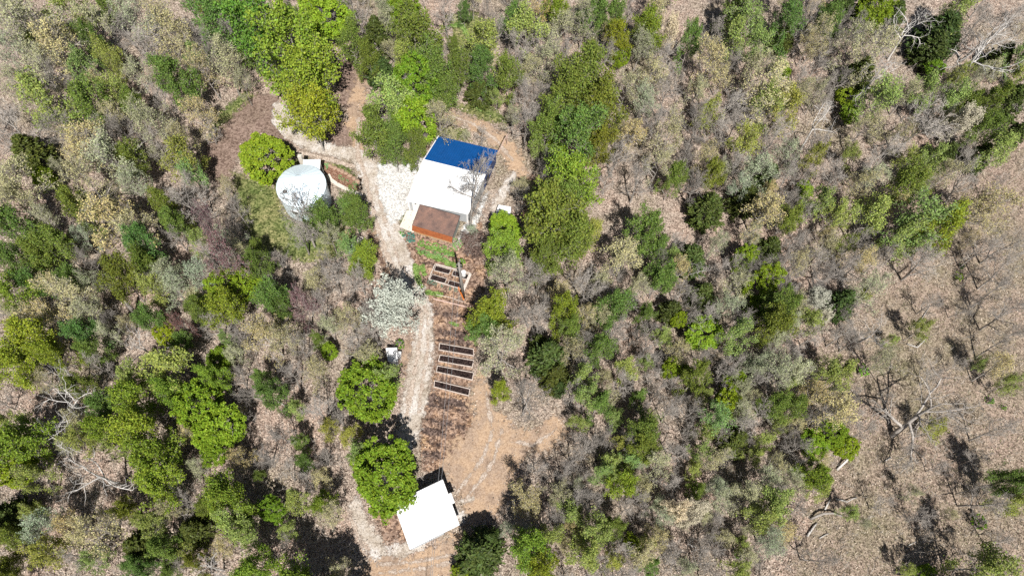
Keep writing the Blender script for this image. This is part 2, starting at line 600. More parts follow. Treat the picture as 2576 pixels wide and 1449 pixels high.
def sheet(name, shapes, mat, z, soft=0.9, cell=0.3):
    allp = np.array([q[:2] for _, p in shapes for q in p])
    w = max([q[2] for k, p in shapes if k == 'path' for q in p] + [0])
    x0, y0 = np.floor((allp.min(0) - w - soft - 1) / cell) * cell
    x1, y1 = allp.max(0) + w + soft + 1
    xs, ys = np.arange(x0, x1, cell), np.arange(y0, y1, cell)
    X, Y = np.meshgrid(xs, ys)
    d = sdf(shapes, X, Y)
    cov = np.clip(0.5 - d / (2 * soft), 0, 1)
    nx, ny = len(xs), len(ys)
    keep = (cov[:-1, :-1] > 0.001) | (cov[1:, :-1] > 0.001) | (cov[:-1, 1:] > 0.001) | (cov[1:, 1:] > 0.001)
    j, i = np.nonzero(keep)
    b = j * nx + i
    fs = np.stack([b, b + 1, b + 1 + nx, b + nx], 1)
    used, inv = np.unique(fs, return_inverse=True)
    V = np.stack([X.ravel()[used], Y.ravel()[used], np.full(len(used), z)], 1)
    me = np_mesh(name, V, inv.reshape(fs.shape), mat)
    at_ = me.attributes.new('cover', 'FLOAT', 'POINT')
    at_.data.foreach_set('value', cov.ravel()[used].astype(np.float32))
    o = bpy.data.objects.new(name, me)
    COL.objects.link(o)
    o['kind'] = 'structure'
    return o


g = MB()
g.quad((-1500, -1500, 0), (1500, -1500, 0), (1500, 1500, 0), (-1500, 1500, 0))
tag(g.build('forest_floor', M['litter_ground']), kind='structure')

S_FIELD = [poly((2700, 330), (2560, 370), (2420, 480), (2330, 560), (2260, 690), (2150, 830), (2050, 890), (2130, 1000), (2120, 1130), (2060, 1250), (2030, 1330), (1990, 1460), (1960, 1600), (2800, 1700), (3000, 330))]
S_MAUVE = [poly((620, 232), (700, 242), (690, 300), (735, 350), (740, 395), (640, 335), (600, 390), (585, 440), (560, 470), (520, 440), (508, 390), (540, 330)),
           poly((800, 325), (860, 300), (890, 330), (892, 362), (850, 372), (800, 350)),
           poly((845, 150), (935, 158), (912, 240), (880, 290), (850, 250))]
S_LAWN = [poly((585, 430), (650, 458), (700, 470), (720, 540), (760, 570), (850, 560), (900, 600), (850, 650), (760, 660), (700, 640), (640, 620), (600, 540)),
          poly((545, 290), (620, 228), (640, 240), (560, 315), (525, 345)), poly((1120, 40), (1200, 30), (1240, 120), (1190, 160), (1150, 110)),
          poly((1130, 262), (1230, 262), (1290, 310), (1240, 310), (1180, 290)), poly((1080, 320), (1170, 325), (1180, 355), (1085, 340)),
          poly((1000, 525), (1030, 530), (1015, 570), (1000, 560)), poly((700, 410), (870, 410), (900, 460), (860, 440), (760, 400))]
S_SOIL = [poly((1080, 755), (1195, 745), (1200, 860), (1182, 1000), (1200, 1060), (1190, 1200), (1060, 1180), (1058, 1040), (1088, 980), (1095, 870)),
          poly((1010, 590), (1040, 585), (1150, 625), (1210, 560), (1225, 640), (1215, 740), (1090, 770), (1050, 720), (1030, 660)),
          poly((930, 570), (950, 600), (985, 690), (970, 690), (930, 620)), poly((950, 1290), (1020, 1290), (1030, 1350), (960, 1370)),
          poly((1310, 450), (1350, 440), (1380, 520), (1310, 560))]
S_DARK = [path((1108, 836, 7), (1150, 842, 9), (1190, 852, 8)), path((1105, 856, 5), (1150, 860, 7), (1192, 868, 5)), path((1082, 998, 6), (1130, 1010, 8), (1172, 1022, 6)), path((1078, 1018, 4), (1130, 1030, 6), (1165, 1036, 4)),
          path((1074, 1056, 4), (1120, 1064, 6), (1165, 1074, 4)), path((1070, 1082, 5), (1110, 1090, 7), (1150, 1098, 3)), path((1066, 1112, 3), (1100, 1118, 4)), poly((1178, 588), (1214, 580), (1220, 640), (1184, 648)), path((1068, 1140, 3), (1105, 1150, 5)),
          path((1055, 632, 3), (1090, 644, 5), (1120, 655, 4)), path((1060, 662, 2), (1100, 675, 4)), path((1100, 790, 3), (1180, 795, 5))]
S_DIRT = [path((902, 385, 14), (896, 330, 18), (890, 285, 17), (900, 240, 18), (912, 200, 16), (906, 165, 9)),
          path((1120, 288, 12), (1180, 305, 15), (1230, 335, 18), (1270, 370, 24), (1300, 410, 24), (1312, 445, 12)),
          poly((1205, 930), (1235, 990), (1262, 1040), (1300, 1075), (1345, 1085), (1400, 1040), (1428, 1085), (1395, 1130), (1310, 1150), (1275, 1230), (1262, 1285), (1180, 1325), (1150, 1235), (1110, 1180), (1130, 1130), (1190, 1060), (1185, 980)),
          poly((900, 1500), (930, 1385), (1000, 1400), (1080, 1375), (1165, 1335), (1145, 1390), (1135, 1460), (1120, 1600), (880, 1600)),
          poly((1005, 860), (1035, 850), (1030, 930), (1005, 925)), path((915, 400, 6), (925, 470, 6), (940, 560, 7), (975, 640, 7), (1000, 700, 6))]
S_GRAVEL = [path((1022, 1110, 24), (1035, 1050, 30), (1047, 980, 31), (1056, 920, 30), (1064, 865, 24), (1071, 800, 18), (1056, 748, 20), (1027, 705, 27), (1001, 650, 31), (984, 600, 30), (972, 550, 30), (958, 500, 34), (943, 450, 33), (921, 412, 24), (893, 390, 18), (840, 380, 16), (785, 362, 21), (740, 330, 29), (712, 298, 27), (700, 268, 13)),
            path((893, 1270, 15), (908, 1320, 20), (950, 1385, 22)), path((1000, 1385, 18), (1060, 1372, 9)), path((1150, 1290, 8), (1165, 1305, 12)),
            path((1165, 1262, 5), (1190, 1252, 5)), path((1292, 440, 7), (1268, 480, 11), (1245, 530, 13))]
S_PAD = [poly((950, 412), (1000, 414), (1072, 396), (1055, 455), (1030, 515), (1012, 548), (985, 570), (955, 500)),
         poly((1195, 545), (1222, 480), (1228, 488), (1205, 555), (1160, 606), (1148, 612), (1165, 570)), poly((1030, 500), (1048, 500), (1050, 530), (1020, 530))]
S_GREEN = [path((1044, 668, 6), (1050, 700, 8), (1062, 720, 5)), path((1062, 672, 8), (1068, 690, 6)), path((1058, 617, 4), (1090, 625, 6), (1140, 640, 6)),
           path((1055, 636, 3), (1095, 648, 7), (1145, 668, 7)), path((1075, 735, 7), (1110, 742, 6)), path((1135, 812, 4), (1150, 818, 4)),
           path((1190, 262, 4), (1215, 280, 4)), path((1120, 70, 4), (1160, 60, 7), (1180, 100, 6))]
S_MULCH = [poly((808, 408), (832, 418), (870, 432), (905, 458), (900, 482), (870, 470), (835, 455), (815, 430))]
sheet('field', S_FIELD, M['field'], 0.004, 3.0, 0.6)
sheet('bare_earth', S_MAUVE, M['mauve'], 0.008, 1.4)
sheet('lawn', S_LAWN, M['lawn'], 0.012, 1.6)
sheet('garden_soil', S_SOIL, M['soil'], 0.016, 1.3)
sheet('dirt_clearing', S_DIRT, M['dirt'], 0.020, 1.9)
sheet('tilled_soil', S_DARK, M['darksoil'], 0.024, 0.8, 0.2)
sheet('driveway', S_GRAVEL, M['gravel'], 0.028, 1.3)
sheet('gravel_pad', S_PAD, M['pad'], 0.032, 1.1)
tag(sheet('grass', S_GREEN, M['green'], 0.036, 0.45, 0.2), kind='structure')
sheet('flower_bed', S_MULCH, M['mulch'], 0.040, 0.4, 0.2)


S_TRACK = [path((902, 300, 5), (900, 390, 6), (915, 430, 5), (928, 490, 5), (946, 560, 6), (972, 640, 6), (1000, 700, 6)), path((1040, 960, 7), (1030, 1010, 8), (1020, 1060, 5)), path((1046, 745, 3), (1062, 800, 4), (1054, 870, 5), (1042, 940, 5)), path((1040, 725, 2), (1075, 790, 2), (1078, 860, 3), (1066, 940, 3), (1052, 1040, 3)), path((945, 470, 2), (968, 560, 3), (1005, 660, 3), (1050, 730, 3)), path((1150, 1240, 3), (1215, 1150, 4), (1240, 1080, 4), (1222, 990, 3)), path((1170, 1260, 3), (1240, 1165, 4), (1262, 1085, 3)), path((1290, 1110, 3), (1340, 1120, 4), (1400, 1080, 3)), path((950, 1420, 3), (1050, 1412, 4), (1140, 1395, 3)), path((955, 1440, 3), (1060, 1430, 4), (1140, 1412, 3)), path((1130, 292, 3), (1190, 312, 3), (1250, 355, 4), (1290, 405, 4)), path((760, 385, 4), (830, 402, 7), (890, 420, 5)), path((880, 1300, 3), (900, 1345, 3), (935, 1390, 4))]
sheet('wheel_track', S_TRACK, M['track'], 0.044, 0.5, 0.2)


def open_ground(X, Y):
    """signed distance to ground kept clear of leaf litter and brush"""
    return np.minimum.reduce([sdf(s, X, Y) for s in (S_MAUVE, S_LAWN, S_SOIL, S_DIRT, S_GRAVEL, S_PAD, S_MULCH)])


# ------------------------------------------------------------------ buildings
def P3(p, z):
    return np.array([p[0], p[1], z], float)


def lerp(a, b, t):
    return a + (b - a) * t


def wall_mesh(mb, a, b, z0a, z1a, z0b, z1b, th, inward, mi=0):
    """upright wall from a to b, outer face on the line, thickness th inward"""
    i = np.array([inward[0], inward[1], 0.0]) * th
    mb.prism([P3(a, z0a), P3(b, z0b), P3(b, z0b) + i, P3(a, z0a) + i], [P3(a, z1a), P3(b, z1b), P3(b, z1b) + i, P3(a, z1a) + i], mi)


def unit(v):
    v = np.array(v, float)
    return v / np.linalg.norm(v)


# ---- barn
FL, FR = np.array([-14.20, 47.02]), np.array([-6.52, 45.90])
BL, BR = np.array([-11.40, 56.85]), np.array([-3.62, 55.45])
RL, RR = np.array([-12.60, 52.25]), np.array([-4.84, 50.85])
cx, cy = (FL + FR + BL + BR) / 4
barn = empty('barn', (cx, cy, 0), 'large metal barn with half white, half blue gable roof beside white gravel', 'barn')
ZE, ZR = 2.75, 4.15
ex = unit(FR - FL)
ey = unit(BL - FL)
lft, rgt = -ex, ex
mb = MB()
wall_mesh(mb, FL, FR, 0, ZE - .06, 0, ZE - .06, 0.12, ey)
mb.build('front_wall', M['offwhite'], barn)
for w0, w1, z0, z1 in ((FR, RR, ZE, ZR), (FL, RL, ZE, ZR)):
    mb = MB()
    wall_mesh(mb, w0 + ey * .13, w1, 0, z0 - .08, 0, z1 - .08, 0.12, -ex if w0 is FR else ex)
    mb.build('white_side_wall', M['offwhite'], barn)
for p0, p1, z0, z1, inw in ((RR + ey * .01, BR, ZR, ZE, -ex), (RL + ey * .01, BL, ZR, ZE, ex), (BL + ex * .13, BR - ex * .13, ZE, ZE, -ey)):
    mb = MB()
    wall_mesh(mb, p0, p1, 0, z0 - .08, 0, z1 - .08, 0.12, inw)
    mb.build('blue_wall', M['bluewall'], barn)
ov = .16
mb = MB()
mb.corrugated(P3(FL - ex * ov - ey * .2, ZE - .05), P3(FR + ex * ov - ey * .2, ZE - .05), P3(RR + ex * ov, ZR), P3(RL - ex * ov, ZR), 27, .045)
mb.build('white_roof', M['white'], barn)
mb = MB()
mb.corrugated(P3(RL - ex * ov, ZR), P3(RR + ex * ov, ZR), P3(BR + ex * ov + ey * .2, ZE - .05), P3(BL - ex * ov + ey * .2, ZE - .05), 27, .06)
mb.build('blue_roof', M['blue'], barn)
mb = MB()
a, b, c, d = P3(RL - ex * .2, ZR + .04), P3(RR + ex * .2, ZR + .04), P3(RR + ex * .2 - ey * .16, ZR + .01), P3(RL - ex * .2 - ey * .16, ZR + .01)
mb.prism([d, c, b, a], [p + np.array([0, 0, .025]) for p in (d, c, b, a)])
mb.build('ridge_cap', M['white'], barn)
for s0, s1, z0, z1, w in ((FL - ex * .2 - ey * .2, RL - ex * .2, ZE - .04, ZR + .02, .055), (FR + ex * .2 - ey * .2, RR + ex * .2, ZE - .04, ZR + .02, .055), (RL - ex * .2, BL - ex * .2 + ey * .2, ZR + .02, ZE - .02, .075), (FL - ex * .2 - ey * .24, FR + ex * .2 - ey * .24, ZE - .08, ZE - .08, .05)):
    mb = MB()
    mb.tube([P3(s0, z0), P3(s1, z1)], w, 4)
    mb.build('barge_board', M['trim'], barn)
for q in (FL, FR):
    mb = MB()
    mb.box(P3(q - ey * .02, (ZE - .1) / 2), (.16, .16, ZE - .12), P3(ex, 0), P3(ey, 0))
    mb.build('corner_post', M['trim'], barn)
mb = MB()
q = lerp(FL, FR, .118) - ey * .03
mb.box(P3(q, 1.08), (.98, .06, 2.1), P3(ex, 0), P3(ey, 0), bev=.015)
dr = mb.build('door', M['trim'], barn)
mb = MB()
mb.box(P3(q + ex * .38 - ey * .06, 1.0), (.05, .06, .12), P3(ex, 0), P3(ey, 0))
mb.build('handle', M['dark'], dr)
mb = MB()
mb.box(P3(q + ex * .05 - ey * .12, 2.3), (.17, .2, .16), P3(ex, 0), P3(ey, 0), bev=.03)
mb.build('wall_lamp', M['dark'], barn)
mb = MB()
e0 = BR + ex * .3 + ey * .15
mb.tube([P3(e0 - ey * .3, ZE - .05), P3(e0 + ey * 3.1 + ex * .05, ZE - .3)], .055, 4)
mb.build('timber_rail', M['pinkwood'], barn)
mb = MB()
mb.tube([P3(e0 + ey * 3.05 + ex * .05, ZE - .35), P3(e0 + ey * 3.05 + ex * .05, 0)], .05, 5)
mb.build('rail_post', M['pinkwood'], barn)
mb = MB()
mb.box(P3(lerp(RR, BR, .28) + ex * .03, .95), (.06, .9, 1.9), P3(ex, 0), P3(ey, 0))
mb.build('side_door', M['dark'], barn)

# ---- rusty shed in front of the barn
a0, b0 = np.array([-13.22, 43.72]), np.array([-8.16, 42.58])
sx = unit(b0 - a0)
sy = np.array([-sx[1], sx[0]])
DEP = 3.0
c0, d0 = b0 + sy * DEP, a0 + sy * DEP
shed = empty('rusty_shed', ((a0 + c0)[0] / 2, (a0 + c0)[1] / 2, 0), 'rust brown ribbed-roof shed in front of the barn', 'shed')
mb = MB()
ZB, ZF, ZL = 2.3, 1.95, 1.15
A, B, C, D = P3(a0 - sx * .12, ZF), P3(b0 + sx * .12, ZF), P3(c0 + sx * .12, ZB), P3(d0 - sx * .12, ZB)
mb.corrugated(B, C, D, A, 17, .05, 0, .5)
mb.build('roof', M['rust'], shed)
mb = MB()
mb.corrugated(P3(a0 - sx * .12 - sy * .03, ZF), P3(a0 - sx * .12 - sy * .36, ZL), P3(b0 + sx * .12 - sy * .36, ZL), P3(b0 + sx * .12 - sy * .03, ZF), 5, .03, 0, .5)
mb.tube([A - P3(sy * .02, 0), B - P3(sy * .02, 0)], .035, 4)
mb.build('eave_apron', M['rustorange'], shed)
mb = MB()
wall_mesh(mb, a0, b0, 0, ZF - .06, 0, ZF - .06, .06, sy)
mb.build('front_wall', M['rustwall'], shed)
for p0, p1, z0, z1, inw in ((b0 + sy * .07, c0, ZF, ZB, -sx), (d0, a0 + sy * .07, ZB, ZF, sx)):
    mb = MB()
    wall_mesh(mb, p0, p1, 0, z0 - .08, 0, z1 - .08, .06, inw)
    mb.build('end_wall', M['greywall'], shed)
mb = MB()
wall_mesh(mb, d0 + sx * .08, c0 - sx * .08, 0, ZB - .1, 0, ZB - .1, .06, -sy)
mb.build('back_wall', M['greywall'], shed)
for u, v in ((C, D), (B, C), (A, D)):
    mb = MB()
    mb.tube([u + (0, 0, .03), v + (0, 0, .03)], .03, 4)
    mb.build('roof_edge', M['dark'], shed)

# concrete slab left of the shed
mb = MB()
q = [at(x, y) for x, y in ((1005, 572), (1024, 530), (1054, 534), (1050, 552), (1041, 586))]
mb.prism([p + (0, 0, 0) for p in q], [p + (0, 0, .1) for p in q])
tag(mb.build('concrete_slab', M['concrete']), 'pale concrete slab against the left end of the rusty shed', 'slab')

# ---- round steel bin
BCX, BCY, BR_, ZEV, ZAP = -27.70, 46.98, 3.05, 4.0, 6.05
bin_ = empty('grain_bin', (BCX, BCY, 0), 'round pale steel grain bin house with conical roof', 'bin house')
mb = MB()
seg, rows = 64, 26
vs, fs = [], []
for j in range(rows + 1):
    z = ZEV * j / rows
    rr = BR_ + (.008 if j % 2 else -.008)
    for i in range(seg):
        t = 2 * math.pi * i / seg
        vs.append((BCX + rr * math.cos(t), BCY + rr * math.sin(t), z))
for j in range(rows):
    for i in range(seg):
        fs.append((j * seg + i, j * seg + (i + 1) % seg, (j + 1) * seg + (i + 1) % seg, (j + 1) * seg + i))
mb.add(vs, fs)
mb.build('wall', M['galv'], bin_)
mb = MB()
ro = BR_ + .08
nr = 28
top = (BCX, BCY, ZAP)
vs, fs = [], []
for i in range(nr * 3):
    t = 2 * math.pi * i / (nr * 3)
    k = .03 if i % 3 == 0 else 0
    for f_ in (1.0, .12):
        z = ZAP + (ZEV - .04 - ZAP) * f_ + k
        vs.append((BCX + ro * f_ * math.cos(t), BCY + ro * f_ * math.sin(t), z))
n_ = nr * 3
for i in range(n_):
    j = (i + 1) % n_
    fs.append((2 * i, 2 * j, 2 * j + 1, 2 * i + 1))
mb.add(vs, fs)
mb.build('roof', M['galv'], bin_)
mb = MB()
zc_ = ZAP + (ZEV - ZAP) * .12
vs = [(BCX + .5 * math.cos(2 * math.pi * i / 24), BCY + .5 * math.sin(2 * math.pi * i / 24), zc_ - .02) for i in range(24)] + [(BCX, BCY, ZAP + .14)]
mb.add(vs, [(i, (i + 1) % 24, 24) for i in range(24)])
mb.build('roof_cap', M['galv'], bin_)


def on_roof(px, py):
    """point on the cone roof seen at a picture position"""
    for k in range(400):
        h = ZAP - k * (ZAP - ZEV) / 399
        p = at(px, py, h)
        if math.hypot(p[0] - BCX, p[1] - BCY) <= (ZAP - h) / (ZAP - ZEV) * BR_:
            return p
    return at(px, py, ZEV)


p = np.array([BCX - 1.45, BCY - 1.75, 0])
zz = ZAP - math.hypot(1.45, 1.75) / BR_ * (ZAP - ZEV)
mb = MB()
mb.tube([(p[0], p[1], zz - .2), (p[0], p[1], zz + .55)], .13, 10)
vp = mb.build('vent_pipe', M['galv'], bin_)
mb = MB()
mb.tube([(p[0], p[1], zz + .56), (p[0], p[1], zz + .66), (p[0], p[1], zz + .76)], [.24, .24, .05], 12)
mb.build('vent_cap', M['dark'], vp)
for t, w, z, h in ((R(-100), .9, 2.3, .8), (R(-72), .7, 2.5, .6)):
    tv, rv = (-math.sin(t), math.cos(t), 0), (math.cos(t), math.sin(t), 0)
    mb = MB()
    mb.box((BCX + (BR_ + .03) * rv[0], BCY + (BR_ + .03) * rv[1], z), (w, .1, h), tv, rv)
    wn = mb.build('window', M['trim'], bin_)
    mb = MB()
    mb.box((BCX + (BR_ + .085) * rv[0], BCY + (BR_ + .085) * rv[1], z), (w - .16, .02, h - .16), tv, rv)
    mb.build('pane', M['glass'], wn)
mb = MB()
q = on_roof(761, 511)
mb.box(q + (0, 0, .12), (.35, .3, .22), bev=.04)
mb.build('roof_hatch', M['dark'], bin_)
mb = MB()     # flat porch behind, right
pa, pb = at(765, 405, 3.3), at(803, 404, 3.3)
ux = unit((pb - pa)[:2])
uy = np.array([-ux[1], ux[0]])
ctr = (pa + pb)[:2] / 2 - uy * .9
L = np.linalg.norm((pb - pa)[:2])
mb.box(P3(ctr, 3.2), (L + .3, 2.0, .16), P3(ux, 0), P3(uy, 0), bev=.02)
mb.build('porch_roof', M['galv'], bin_)
mb = MB()
mb.box(P3(ctr + ux * (L / 2 + .14), 3.33), (.08, 2.0, .12), P3(ux, 0), P3(uy, 0))
mb.box(P3(ctr + uy * .98, 3.33), (L + .3, .08, .12), P3(ux, 0), P3(uy, 0))
mb.build('porch_trim', M['trim'], bin_)
for sg in (-1, 1):
    mb = MB()
    mb.tube([P3(ctr + ux * sg * L / 2 + uy * .9, 0), P3(ctr + ux * sg * L / 2 + uy * .9, 3.12)], .06, 6)
    mb.build('porch_post', M['trim'], bin_)
mb = MB()
q = at(757, 400, 3.4)
mb.box(P3(q, 2.1), (.55, .45, 4.2), bev=.02)
mb.build('chimney', M['concrete'], bin_)

# curved concrete path
ctrl = [(825, 440), (832, 453), (846, 463), (866, 474), (890, 484), (911, 492)]
pts = [at(x, y)[:2] for x, y in ctrl]
mb = MB()
lefts, rights = [], []
for i, q in enumerate(pts):
    d = unit(pts[min(i + 1, len(pts) - 1)] - pts[max(i - 1, 0)])
    nn = np.array([-d[1], d[0]]) * .26
    lefts.append(q + nn)
    rights.append(q - nn)
for i in range(len(pts) - 1):
    quad = [rights[i], rights[i + 1], lefts[i + 1], lefts[i]]
    mb.prism([P3(p, .0) for p in quad], [P3(p, .09) for p in quad])
tag(mb.build('garden_path', M['concrete']), kind='structure')

# rocks edging the flower bed
rng = np.random.default_rng(5)
rock_px = [(810, 411), (817, 412), (824, 414), (830, 417), (836, 421), (843, 424), (852, 428), (861, 432), (870, 437), (880, 443), (890, 450), (899, 457)]


def rock_mesh(seed):
    r_ = np.random.default_rng(seed)
    bm = bmesh.new()
    bmesh.ops.create_icosphere(bm, subdivisions=2, radius=1)
    for v in bm.verts:
        v.co *= 1 + r_.uniform(-.16, .16)
        v.co.z *= .55
    me = bpy.data.meshes.new('rock')
    bm.to_mesh(me)
    bm.free()
    me.materials.append(M['rock'])
    return me


rms = [rock_mesh(k) for k in range(4)]
for k, (x, y) in enumerate(rock_px):
    q = at(x, y)
    o = bpy.data.objects.new('rock', rms[k % 4])
    COL.objects.link(o)
    s = rng.uniform(.2, .32)
    o.location = (q[0], q[1], s * .3)
    o.scale = (s * 1.2, s, s)
    o.rotation_euler = (0, 0, rng.uniform(0, 6))
    tag(o, 'orange sandstone rock edging the red flower bed right of the round bin', 'rock', 'rocks edging the flower bed')

# ---- garage at the bottom
NE, SE_, SW = np.array([-5.75, 12.40]), np.array([-3.46, 7.95]), np.array([-8.40, 5.06])
NW = NE + SW - SE_
gc = (NE + SW) / 2
gar = empty('garage', (gc[0], gc[1], 0), 'square garage with plain white sloping metal roof near the bottom edge', 'garage')
ge, gn = unit(NE - NW), unit(NE - SE_)
ZN, ZS = 3.1, 2.15
ins = .18
ne, se, sw, nw = NE - ge * ins - gn * ins, SE_ - ge * ins + gn * ins, SW + ge * ins + gn * ins, NW + ge * ins - gn * ins
mb = MB()
for a, b, za, zb, inw in ((se, ne, ZS, ZN, -ge), (nw, sw, ZN, ZS, ge)):
    wall_mesh(mb, a, b, 0, za - .12, 0, zb - .12, .1, inw)
wall_mesh(mb, ne - ge * .11, nw + ge * .11, 0, ZN - .12, 0, ZN - .12, .1, -gn)
wall_mesh(mb, sw + ge * .11, se - ge * .11, 0, ZS - .12, 0, ZS - .12, .1, gn)
mb.build('wall', M['offwhite'], gar)
mb = MB()
mb.corrugated(P3(SW, ZS), P3(SE_, ZS), P3(NE, ZN), P3(NW, ZN), 22, .035)
mb.build('roof', M['white'], gar)
for a, b, za, zb in ((NE, SE_, ZN, ZS), (NW, SW, ZN, ZS), (NE, NW, ZN, ZN)):
    mb = MB()
    mb.tube([P3(a, za - .03), P3(b, zb - .03)], .045, 4)
    mb.build('roof_trim', M['trim'], gar)
mb = MB()
mb.tube([P3(lerp(SW, SE_, .03) - gn * .07, ZS - .06), P3(lerp(SW, SE_, .68) - gn * .07, ZS - .06)], .06, 6)
mb.build('gutter', M['offwhite'], gar)
mb = MB()
q = lerp(NE, SE_, .43) + ge * .12
mb.box(P3(q, (ZN + ZS) / 2 - .05), (.5, 1.15, .08), P3(ge, 0), P3(gn, 0))
mb.build('door_canopy', M['white'], gar)
mb = MB()
mb.box(P3(lerp(ne, se, .43) + ge * .02, 1.02), (.05, .9, 2.04), P3(ge, 0), P3(gn, 0))
mb.build('door', M['trim'], gar)

# ---- little white hut by the drive
hp = [at(x, y, 1.7)[:2] for x, y in ((970.5, 876), (999, 875), (1001, 909), (976, 909.5))]
hc = sum(hp) / 4
hut = empty('hut', (hc[0], hc[1], 0), 'tiny white-roofed hut beside the gravel drive', 'hut')
mb = MB()
inn = [lerp(p, hc, .12) for p in hp]
mb.prism([P3(p, 0) for p in inn[::-1]], [P3(p, 1.62) for p in inn[::-1]])
mb.build('wall', M['offwhite'], hut)
mb = MB()
mb.prism([P3(p, 1.64 + (.12 if i < 2 else 0)) for i, p in enumerate(hp)][::-1], [P3(p, 1.71 + (.12 if i < 2 else 0)) for i, p in enumerate(hp)][::-1])
mb.build('roof', M['white'], hut)
mb = MB()
q = at(1005, 893.5, .5)
mb.box(P3(q, .45), (.42, .78, .9), bev=.02)
mb.build('side_box', M['white'], hut)

# ------------------------------------------------------------------ raised beds


def raised_bed(px, label, th=.095, hgt=.28, group=None, wood='board'):
    q = [at(x, y, hgt)[:2] for x, y in px]
    c = sum(q) / 4
    e = empty('raised_bed', (c[0], c[1], 0), label, 'raised bed', group)
    mb = MB()
    for i in range(4):
        a, b = q[i], q[(i + 1) % 4]
        d = unit(b - a)
        n_ = np.array([-d[1], d[0]])
        if (c - a) @ n_ < 0:
            n_ = -n_
        a2, b2 = (a, b) if i % 2 == 0 else (a + d * (th + .003), b - d * (th + .003))
        base = [P3(a2, 0), P3(b2, 0), P3(b2 + n_ * th, 0), P3(a2 + n_ * th, 0)]
        if np.cross(base[1] - base[0], base[2] - base[0])[2] < 0:
            base = base[::-1]
        mb.prism(base, [p + (0, 0, hgt + (.004 if i % 2 else 0)) for p in base])
    mb.build('frame', M[wood], e)
    s = [lerp(p, c, .04) for p in q]
    mb = MB()
    nu, nv = 24, 8
    rg = np.random.default_rng(int(abs(c[0]) * 100))
    vs = []
    for j in range(nv + 1):
        for i in range(nu + 1):
            p = lerp(lerp(s[0], s[1], i / nu), lerp(s[3], s[2], i / nu), j / nv)
            vs.append(P3(p, hgt - .07 + rg.uniform(-.04, .05)))
    fs = [(j * (nu + 1) + i, j * (nu + 1) + i + 1, (j + 1) * (nu + 1) + i + 1, (j + 1) * (nu + 1) + i) for j in range(nv) for i in range(nu)]
    if np.cross(vs[1] - vs[0], vs[nu + 1] - vs[0])[2] < 0:
        fs = [f[::-1] for f in fs]
    mb.add(vs, fs)
    mb.build('soil', M['bedsoil'], e, True)
    return e


zb_ = lambda x, y: ((1100 + x / 7.24375) * .85867, (980 + y / 7.24375) * .85867)
LB = 'long raised beds in a row below the pole'
for px, lab in (([(1355, 175), (2085, 300), (2095, 455), (1335, 325)], 'long board-edged raised bed, topmost of the row of four beside the drive'),
                ([(1365, 420), (2095, 540), (2060, 695), (1325, 565)], 'long board-edged raised bed, second from the top of the row of four'),
                ([(1310, 650), (2095, 800), (2060, 970), (1280, 790)], 'long board-edged raised bed, third from the top of the row of four'),
                ([(1250, 965), (2015, 1145), (1985, 1305), (1230, 1110)], 'long board-edged raised bed, lowest of the row of four beside the drive')):
    raised_bed([zb_(*p) for p in px], lab, group=LB)
z7 = lambda x, y: ((1180 + x / 8.525) * .85867, (730 + y / 8.525) * .85867)
SB = 'four small garden beds at the foot of the utility pole'
for px, lab in (([(822, 405), (1215, 512), (1150, 628), (775, 528)], 'small dark-soil garden bed, upper left of the four around the utility pole'),
                ([(1265, 525), (1655, 632), (1600, 758), (1222, 650)], 'small dark-soil garden bed, upper right of the four around the utility pole'),
                ([(732, 620), (1105, 735), (1050, 860), (662, 752)], 'small dark-soil garden bed, lower left of the four around the utility pole'),
                ([(1160, 770), (1548, 878), (1484, 1000), (1112, 888)], 'small dark-soil garden bed, lower right of the four around the utility pole')):
    raised_bed([z7(*p) for p in px], lab, .05, .2, SB, 'whiteboard')
mb = MB()
for (p0, p1, w) in (((1690, 630), (1510, 1050), .34), ((820, 385), (1690, 615), .14), ((800, 400), (650, 755), .1), ((655, 765), (1495, 1015), .1)):
    a, b = at(*z7(*p0))[:2], at(*z7(*p1))[:2]
    d = unit(b - a)
    n_ = np.array([-d[1], d[0]]) * w / 2
    base = [P3(a - n_, 0), P3(b - n_, 0), P3(b + n_, 0), P3(a + n_, 0)]
    mb.prism(base, [p + (0, 0, .22 if w > .3 else .16 + w * .2) for p in base])
tag(mb.build('garden_border', M['whiteboard']), 'bleached plank border round the four small garden beds', 'border')
# old timber lying above the long beds
mb = MB()
a, b = at(1090, 752), at(1172, 772)
mb.tube([a + (0, 0, .08), (a + b) / 2 + (0, 0, .09), b + (0, 0, .07)], .08, 5)
tag(mb.build('timber_edging', M['pinkwood']), 'pinkish old timber lying on soil below the utility pole', 'timber')
mb = MB()
a, b = at(1168, 768), at(1100, 745)
mb.tube([at(1098, 742) + (0, 0, .05), at(1130, 748) + (0, 0, .06), at(1165, 760) + (0, 0, .05)], .05, 5)
tag(mb.build('timber_edging', M['board']), 'thin grey-brown timber just above the pinkish timber below the pole', 'timber')

